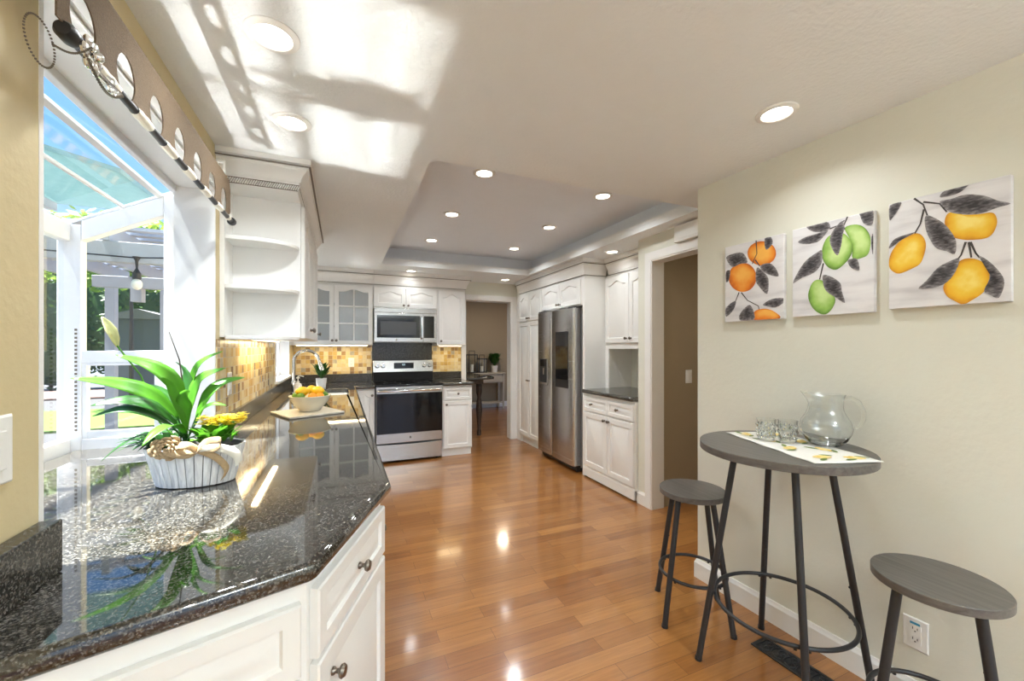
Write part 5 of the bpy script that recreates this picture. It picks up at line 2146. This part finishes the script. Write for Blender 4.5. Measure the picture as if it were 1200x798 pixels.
random.seed(3)
lm = (1.28, 1, 1)
for i, (p, lab) in enumerate((((-.042, -.028, .130), 'yellow lemon on the left on top of the fruit bowl'), ((.047, -.016, .130), 'yellow lemon on the right on top of the fruit bowl'), ((.004, .060, .130), 'yellow lemon at the back on top of the fruit bowl'))):
    o = fruit('lemon', lab, 'lemon', m_lemon, p, .031, lm, .30, 'lemons in the fruit bowl')
    o.rotation_euler[2] = (.3, -.4, 1.3)[i]
for p, lab in (((-.082, -.012, .100), 'green lime at the far left of the fruit bowl'), ((-.050, -.062, .100), 'green lime at the front left of the fruit bowl'), ((.082, .010, .100), 'green lime at the right of the fruit bowl'), ((.064, .054, .100), 'green lime at the back right of the fruit bowl'), ((-.056, .054, .100), 'green lime at the back left of the fruit bowl')):
    fruit('lime', lab, 'lime', m_lime, p, .0235, (1.15, 1, 1), .22, 'limes in the fruit bowl')
fruit('orange', 'small orange at the front of the fruit bowl between lime and lemon', 'orange', m_orange, (.018, -.082, .098), .0265, (1, 1, .95), 0, None)
fruit('orange', 'small orange at the front right of the fruit bowl', 'orange', m_orange, (.062, -.052, .097), .0255, (1, 1, .95), 0, None)
# fruit lower in the bowl that carries the pile
for k, p in enumerate(((0, 0, 0.066), (-.045, .0, 0.06), (.045, .0, 0.06), (0, .05, 0.063), (0, -.046, 0.06))):
    fruit('lime', 'green lime buried under the pile in the fruit bowl', 'lime', m_lime, p, .022, (1.15, 1, 1), .2, 'limes under the pile in the fruit bowl')

# ---- sink, faucet, soap and small plant
sk = thing('sink', 'white undermount sink in the left worktop before the sink window', 'sink', (-.135, 4.32, .7))
g = G()


def rr3(x0, x1, y0, y1, r, z):
    return [(x, y, z) for x, y in rrect(x0, x1, y0, y1, r)]


g.loft([rr3(-.345, .075, 4.005, 4.635, .07, CT - .0425), rr3(-.325, .055, 4.025, 4.615, .06, CT - .0425), rr3(-.315, .045, 4.035, 4.605, .06, .73), rr3(-.26, -.01, 4.09, 4.55, .04, .715)], cap0=False)
part('basin', g, m_plastic, sk, angle=60, recalc=False)
g = G()
g.lathe([(.0, .7165), (.03, .7165), (.04, .719), (.044, .7165)], c=(-.135, 4.32, 0), n=24)
part('drain', g, m_chrome, sk)
fc = thing('faucet', 'tall nickel gooseneck faucet behind the fruit bowl', 'faucet', (-.43, 4.30, CT + .001))
fxx, fyy, fz = -.405, 4.22, CT + .001
g = G()
g.lathe([(.0, fz), (.030, fz), (.030, fz + .006), (.024, fz + .016), (.021, fz + .02), (.021, fz + .11), (.017, fz + .12), (.0145, fz + .125), (0, fz + .125)], c=(fxx, fyy, 0), n=24)
part('body', g, m_chrome, fc)
g = G()
pts = [(fxx, fyy, fz + .12), (fxx, fyy, fz + .30)]
for k in range(1, 13):
    a_ = PI * k / 12 * .90
    pts.append((fxx + .105 * (1 - math.cos(a_)), fyy, fz + .30 + .105 * math.sin(a_)))
pts.append((pts[-1][0] + .012, fyy, pts[-1][2] - .04))
g.tube(pts, .0135, n=14)
sp_ = part('spout', g, m_chrome, fc)
g = G()
p = Vector(pts[-1])
g.cyl(p, p + Vector((.022, 0, -.075)), .0165, .019, n=16)
part('spray_head', g, m_chrome, sp_)
g = G()
g.tube([(fxx, fyy, fz + .085), (fxx + .02, fyy - .03, fz + .09), (fxx + .06, fyy - .09, fz + .10)], .008, n=10, radii=[.012, .009, .007])
part('lever', g, m_chrome, fc)
sd = thing('soap_dispenser', 'white pump soap bottle beside the faucet', 'soap dispenser', (-.33, 4.0, CT))
g = G()
bx_, by_ = -.345, 3.93
g.lathe([(0, fz), (.028, fz), (.031, fz + .006), (.031, fz + .10), (.026, fz + .118), (.012, fz + .126), (.012, fz + .14), (0, fz + .14)], c=(bx_, by_, 0), n=24)
part('bottle', g, m_plastic, sd)
g = G()
g.cyl((bx_, by_, fz + .14), (bx_, by_, fz + .185), .004, n=10)
g.lathe([(0, fz + .165), (.013, fz + .165), (.013, fz + .176), (0, fz + .18)], c=(bx_, by_, 0), n=16)
g.tube([(bx_, by_, fz + .185), (bx_ + .02, by_, fz + .188), (bx_ + .045, by_, fz + .180)], .0045, n=8)
part('pump', g, m_plastic, sd)
bg2 = thing('soap_bottle', 'small white bottle standing behind the fruit bowl near the faucet', 'bottle', (-.30, 3.80, CT))
g = G()
g.lathe([(0, fz), (.022, fz), (.024, fz + .005), (.024, fz + .07), (.014, fz + .085), (.010, fz + .09), (.010, fz + .10), (0, fz + .10)], c=(-.34, 3.78, 0), n=20)
part('bottle', g, m_plastic, bg2)
g = G()
g.lathe([(0, fz + .10), (.012, fz + .10), (.012, fz + .115), (0, fz + .117)], c=(-.34, 3.78, 0), n=16)
part('cap', g, m_plastic, bg2)


def pot_plant(name, label, loc, r, h, fol_r, fol_h, n, mm, potm, seed, lsz=1.0):
    random.seed(seed)
    t = thing(name, label, 'plant', loc)
    x, y, z = loc
    g = G()
    g.lathe([(0, z), (r * .8, z), (r, z + h), (r * .9, z + h), (r * .88, z + h * .85), (0, z + h * .85)], c=(x, y, 0), n=28)
    part('pot', g, potm, t)
    g = G()
    for k in range(n):
        a_ = random.uniform(0, 2 * PI)
        b_ = random.uniform(.1, 1.0)
        p0 = Vector((x, y, z + h * .85))
        d = Vector((math.cos(a_) * fol_r * b_, math.sin(a_) * fol_r * b_, fol_h * random.uniform(.45, 1.0)))
        p1 = p0 + d
        g.blade([p0 + d * .45, p0 + d * .75 + Vector((0, 0, .02 * lsz)), p1], [.003 * lsz, .013 * lsz, .011 * lsz, .002 * lsz], seg=2)
        if k % 4 == 0:
            g.tube([p0, p0 + d * .6], .0015 * lsz, n=5)
    part('foliage', g, mm, t, recalc=False)
    return t


pot_plant('potted_plant', 'small leafy green plant in a white square pot near the faucet', (-.20, 4.82, CT + .0012), .055, .10, .11, .19, 120, m_leaf_d, m_plastic, 5)

# ================================================================== DINING ROOM
cn = thing('console_table', 'putty coloured console table with drawers beyond the dining doorway', 'console table', (2.9, 8.35, 0))
x0, x1, y0, y1 = 2.30, 3.30, 8.20, 8.54
g = G()
g.box(x0 - .02, x1 + .02, y0 - .02, y1, .772, .797)
part('top', g, m_console, cn, smooth=False, bevel=.004)
g = G()
g.box(x0 + .01, x1 - .01, y0 + .012, y1 - .01, .585, .770)
part('apron', g, m_console, cn, smooth=False)
for xa, xb in ((x0 + .05, 2.785), (2.815, x1 - .05)):
    g = G()
    g.box(xa, xb, y0 + .004, y0 + .012, .605, .755)
    d = part('drawer', g, m_console, cn, smooth=False, bevel=.003)
    g = G()
    g.ball(((xa + xb) / 2, y0 - .008, .69), .017, n=12)
    part('knob', g, m_bronze, d)
for xx in (x0 + .0, x1 - .045):
    for yy in (y0, y1 - .045):
        g = G()
        g.loft([[(xx + i, yy + i, z), (xx + .045 - i, yy + i, z), (xx + .045 - i, yy + .045 - i, z), (xx + i, yy + .045 - i, z)] for z, i in ((0, .008), (.585, 0), (.771, 0))])
        part('leg', g, m_console, cn, smooth=False)
g = G()
g.box(x0 + .03, x1 - .03, y0 + .05, y1 - .05, .13, .15)
part('shelf', g, m_console, cn, smooth=False)


def lantern(label, x, y, z, wd, h):
    t = thing('candle_lantern', label, 'lantern', (x, y, z))
    a_ = wd / 2
    b_ = .007
    g = G()
    for sx in (-1, 1):
        for sy in (-1, 1):
            g.box(x + sx * (a_ - b_) - b_, x + sx * (a_ - b_) + b_, y + sy * (a_ - b_) - b_, y + sy * (a_ - b_) + b_, z, z + h)
    for zz in (z, z + h - .02):
        g.box(x - a_, x + a_, y - a_, y + a_, zz, zz + .02)
    part('frame', g, m_black, t, smooth=False)
    g = G()
    for y2 in (y,):
        g.tube([(x - a_ * .62, y2, z + h), (x - a_ * .62, y2, z + h + .075), (x + a_ * .62, y2, z + h + .075), (x + a_ * .62, y2, z + h)], .007, n=8)
    part('handle', g, m_black, t)
    g = G()
    for s_ in (-1, 1):
        g.poly([(x + s_ * (a_ - b_), y - a_ + .01, z + .02), (x + s_ * (a_ - b_), y + a_ - .01, z + .02), (x + s_ * (a_ - b_), y + a_ - .01, z + h - .02), (x + s_ * (a_ - b_), y - a_ + .01, z + h - .02)])
        g.poly([(x - a_ + .01, y + s_ * (a_ - b_), z + .02), (x + a_ - .01, y + s_ * (a_ - b_), z + .02), (x + a_ - .01, y + s_ * (a_ - b_), z + h - .02), (x - a_ + .01, y + s_ * (a_ - b_), z + h - .02)])
    part('pane', g, m_glass_w, t, smooth=False)
    g = G()
    g.cyl((x, y, z + .021), (x, y, z + h * .45), .036, n=18)
    part('candle', g, m_cloth, t)


lantern('taller black framed candle lantern on the console table', 2.60, 8.36, .7975, .20, .40)
lantern('shorter black framed candle lantern nearer the potted plant', 2.83, 8.38, .7975, .18, .31)
pot_plant('potted_plant', 'bushy dark green plant in a white pot on the console table', (3.12, 8.36, .798), .075, .15, .17, .30, 150, m_leaf_d, m_plastic, 8, 2.4)
# dark high table standing in the doorway
bt = thing('dark_table', 'dark stone topped table standing in the dining doorway', 'table', (1.95, 6.3, 0))
g = G()
out = [(1.66, 5.66), (2.06, 5.72), (2.16, 5.80), (2.18, 5.92), (2.10, 6.9), (1.66, 6.9)]
g.prism(out, .865, .90)
part('top', g, m_granite, bt, bevel=.012, seg=3, angle=50)
g = G()
g.loft([[(1.70, 5.72, z), (1.98, 5.78, z), (1.98, 6.84, z), (1.70, 6.84, z)] for z in (.80, .864)])
part('apron', g, m_barwood, bt, smooth=False)
for (xx, yy) in ((1.76, 5.84), (1.95, 5.90), (1.76, 6.75), (1.95, 6.75)):
    g = G()
    g.lathe([(0, 0), (.032, 0), (.036, .05), (.026, .10), (.038, .25), (.05, .40), (.04, .52), (.028, .58), (.046, .66), (.046, .80), (0, .80)], c=(xx, yy, 0), n=16)
    part('leg', g, m_barwood, bt)

# ================================================================== OUTSIDE
GZ = -.25
g = G()
g.prism([(-30, -12), (-.80, -12), (-.80, 30), (-30, 30)], GZ - .1, GZ)
props(part('patio', g, m_paving, None, smooth=False), kind='structure')
g = G()
g.prism([(-14, 10.2), (-1.4, 10.2), (-1.4, 13.4), (-14, 13.4)], GZ + .001, GZ + .05)
props(part('lawn', g, m_grass, None, smooth=False), kind='structure')
g = G()
g.prism([(-14, 16.5), (-1.0, 16.5), (-1.0, 19.5), (-14, 19.5)], GZ + .001, GZ + .06)
props(part('mulch_bed', g, m_bark, None, smooth=False), kind='structure')
g = G()
g.prism([(-.75, -16), (30, -16), (30, -3.35), (-.75, -3.35)], GZ - .1, -.06)
props(part('terrace', g, m_paving, None, smooth=False), kind='structure')
pg = thing('pergola', 'pale painted pergola with beams and slats outside the garden window', 'pergola', (-2.2, 5.0, GZ))
g = G()
g.box(-4.2, -1.33, 4.45, 4.54, 2.075, 2.25)
part('beam', g, m_pergola, pg, smooth=False, bevel=.004)
g = G()
g.box(-2.58, -1.33, 6.0, 6.09, 2.035, 2.165)
part('beam', g, m_pergola, pg, smooth=False, bevel=.004)
for k in range(7):
    g = G()
    x = -4.1 + k * .45
    g.box(x, x + .05, 4.445, 7.2, 2.252, 2.39)
    part('rafter', g, m_pergola, pg, smooth=False)
for k in range(13):
    g = G()
    y = 4.62 + k * .2
    g.box(-4.2, -1.34, y, y + .09, 2.392, 2.42)
    part('slat', g, m_pergola, pg, smooth=False)
for x in (-2.24, -1.80):
    g = G()
    g.box(x, x + .10, 5.99, 6.10, 1.88, 2.034)
    part('corbel', g, m_pergola, pg, smooth=False)
for x in (-2.88, -2.30):
    g = G()
    g.box(x, x + .10, 7.0, 7.10, GZ, 2.25)
    part('post', g, m_pergola, pg, smooth=False)
pc_ = thing('patio_cover', 'grey green panel patio roof seen through the sloping glass', 'patio roof', (-2.2, 3.3, 2.5))
g = G()
g.prism([(-4.4, 3.1), (-1.7, 3.1), (-1.34, 3.45), (-1.34, 4.40), (-4.4, 4.40)], 2.50, 2.53)
part('panel', g, m_patioroof, pc_, smooth=False)
for k in range(4):
    g = G()
    x = -4.35 + k * 1.1
    g.box(x, x + .06, 3.12, 4.38, 2.44, 2.499)
    part('joist', g, m_pergola, pc_, smooth=False)
sl = thing('string_light', 'black cable string light with one hanging round bulb on the pergola', 'string light', (-2.0, 4.4, 2.1))
g = G()
g.tube([(-4.1, 4.395, 2.17), (-3.0, 4.395, 2.145), (-1.62, 4.395, 2.11), (-1.34, 4.395, 2.13)], .006, n=8)
part('cable', g, m_black, sl)
bxp = -1.60
g = G()
g.lathe([(0, 2.118), (.03, 2.118), (.012, 2.085), (.008, 2.02), (.022, 1.99), (.030, 1.98), (.030, 1.93), (0, 1.93)], c=(bxp, 4.395, 0), n=16)
part('socket', g, m_black, sl)
g = G()
g.ball((bxp, 4.395, 1.885), .038, n=18, sc=(1, 1, 1.25))
part('bulb', g, mat('frosted_bulb', (.85, .82, .74), .3), sl)


def foliage(name, label, cat, boxes, n, sz, mm, seed, core=False):
    random.seed(seed)
    t = thing(name, label, cat, (boxes[0][0], boxes[0][2], GZ))
    g = G()
    for (x0, x1, y0, y1, z0, z1) in boxes:
        for k in range(n):
            c = Vector(((x0 + x1) / 2, (y0 + y1) / 2, (z0 + z1) / 2))
            d = Vector((random.gauss(0, 1), random.gauss(0, 1), random.gauss(0, 1))).normalized()
            r_ = random.uniform(.55, 1.0)
            b_ = 1 / max(abs(d.x), abs(d.y), abs(d.z)) * .35 + .65
            p = c + Vector((d.x * (x1 - x0) / 2, d.y * (y1 - y0) / 2, d.z * (z1 - z0) / 2)) * r_ * b_
            p += Vector((random.uniform(-1, 1), random.uniform(-1, 1), random.uniform(-1, 1))) * sz
            a_ = Vector((random.gauss(0, 1), random.gauss(0, 1), random.gauss(0, 1))).normalized()
            b2 = a_.orthogonal().normalized()
            s_ = sz * random.uniform(.6, 1.3)
            g.f([g.v(p - a_ * s_), g.v(p + b2 * s_ * .45), g.v(p + a_ * s_), g.v(p - b2 * s_ * .45)])
    part('leaves', g, mm, t, smooth=False, recalc=False)
    if core:
        g = G()
        for (x0, x1, y0, y1, z0, z1) in boxes:
            c = Vector(((x0 + x1) / 2, (y0 + y1) / 2, (z0 + z1) / 2))
            g.ball(c, 1.0, n=20, sc=((x1 - x0) * .56, (y1 - y0) * .36, (z1 - z0) * .47))
        part('inner_growth', g, m_hedge, t)
    g = G()
    for (x0, x1, y0, y1, z0, z1) in boxes:
        cx, cy_ = (x0 + x1) / 2, (y0 + y1) / 2
        g.cyl((cx, cy_, GZ), (cx, cy_, z1 - (z1 - z0) * .3), .06, .03, n=8)
    part('trunk', g, m_barwood, t)


foliage('hedge', 'tall dark evergreen hedge beyond the pergola', 'hedge', [(-13.6 + i * 2.4, -10.8 + i * 2.4, 19.2, 21.2, GZ, 5.9) for i in range(5)], 3000, .12, m_hedge, 2, True)
foliage('tree', 'bright leafy tree above the pergola slats', 'tree', [(-7.2, -3.0, 12.2, 15.2, 2.9, 4.7)], 2600, .13, m_tree, 7)
foliage('hedge', 'dark shrubs along the garden side of the patio', 'hedge', [(-10.5, -8.5, -1 + i * 2.6, 2.2 + i * 2.6, GZ, 2.6) for i in range(4)], 1500, .12, m_hedge, 9, True)
nb = thing('garden_shed', 'grey stucco garden shed before the hedge', 'shed', (-5.6, 16.0, GZ))
g = G()
g.box(-6.2, -5.0, 15.5, 16.6, GZ, 2.2)
part('wall', g, m_stucco, nb, smooth=False)
g = G()
g.loft([[(-6.35, y, 2.2), (-4.85, y, 2.2), (-4.85, y, 2.27), (-5.6, y, 2.5), (-6.35, y, 2.27)] for y in (15.35, 16.7)])
part('roof', g, m_stucco, nb, smooth=False)
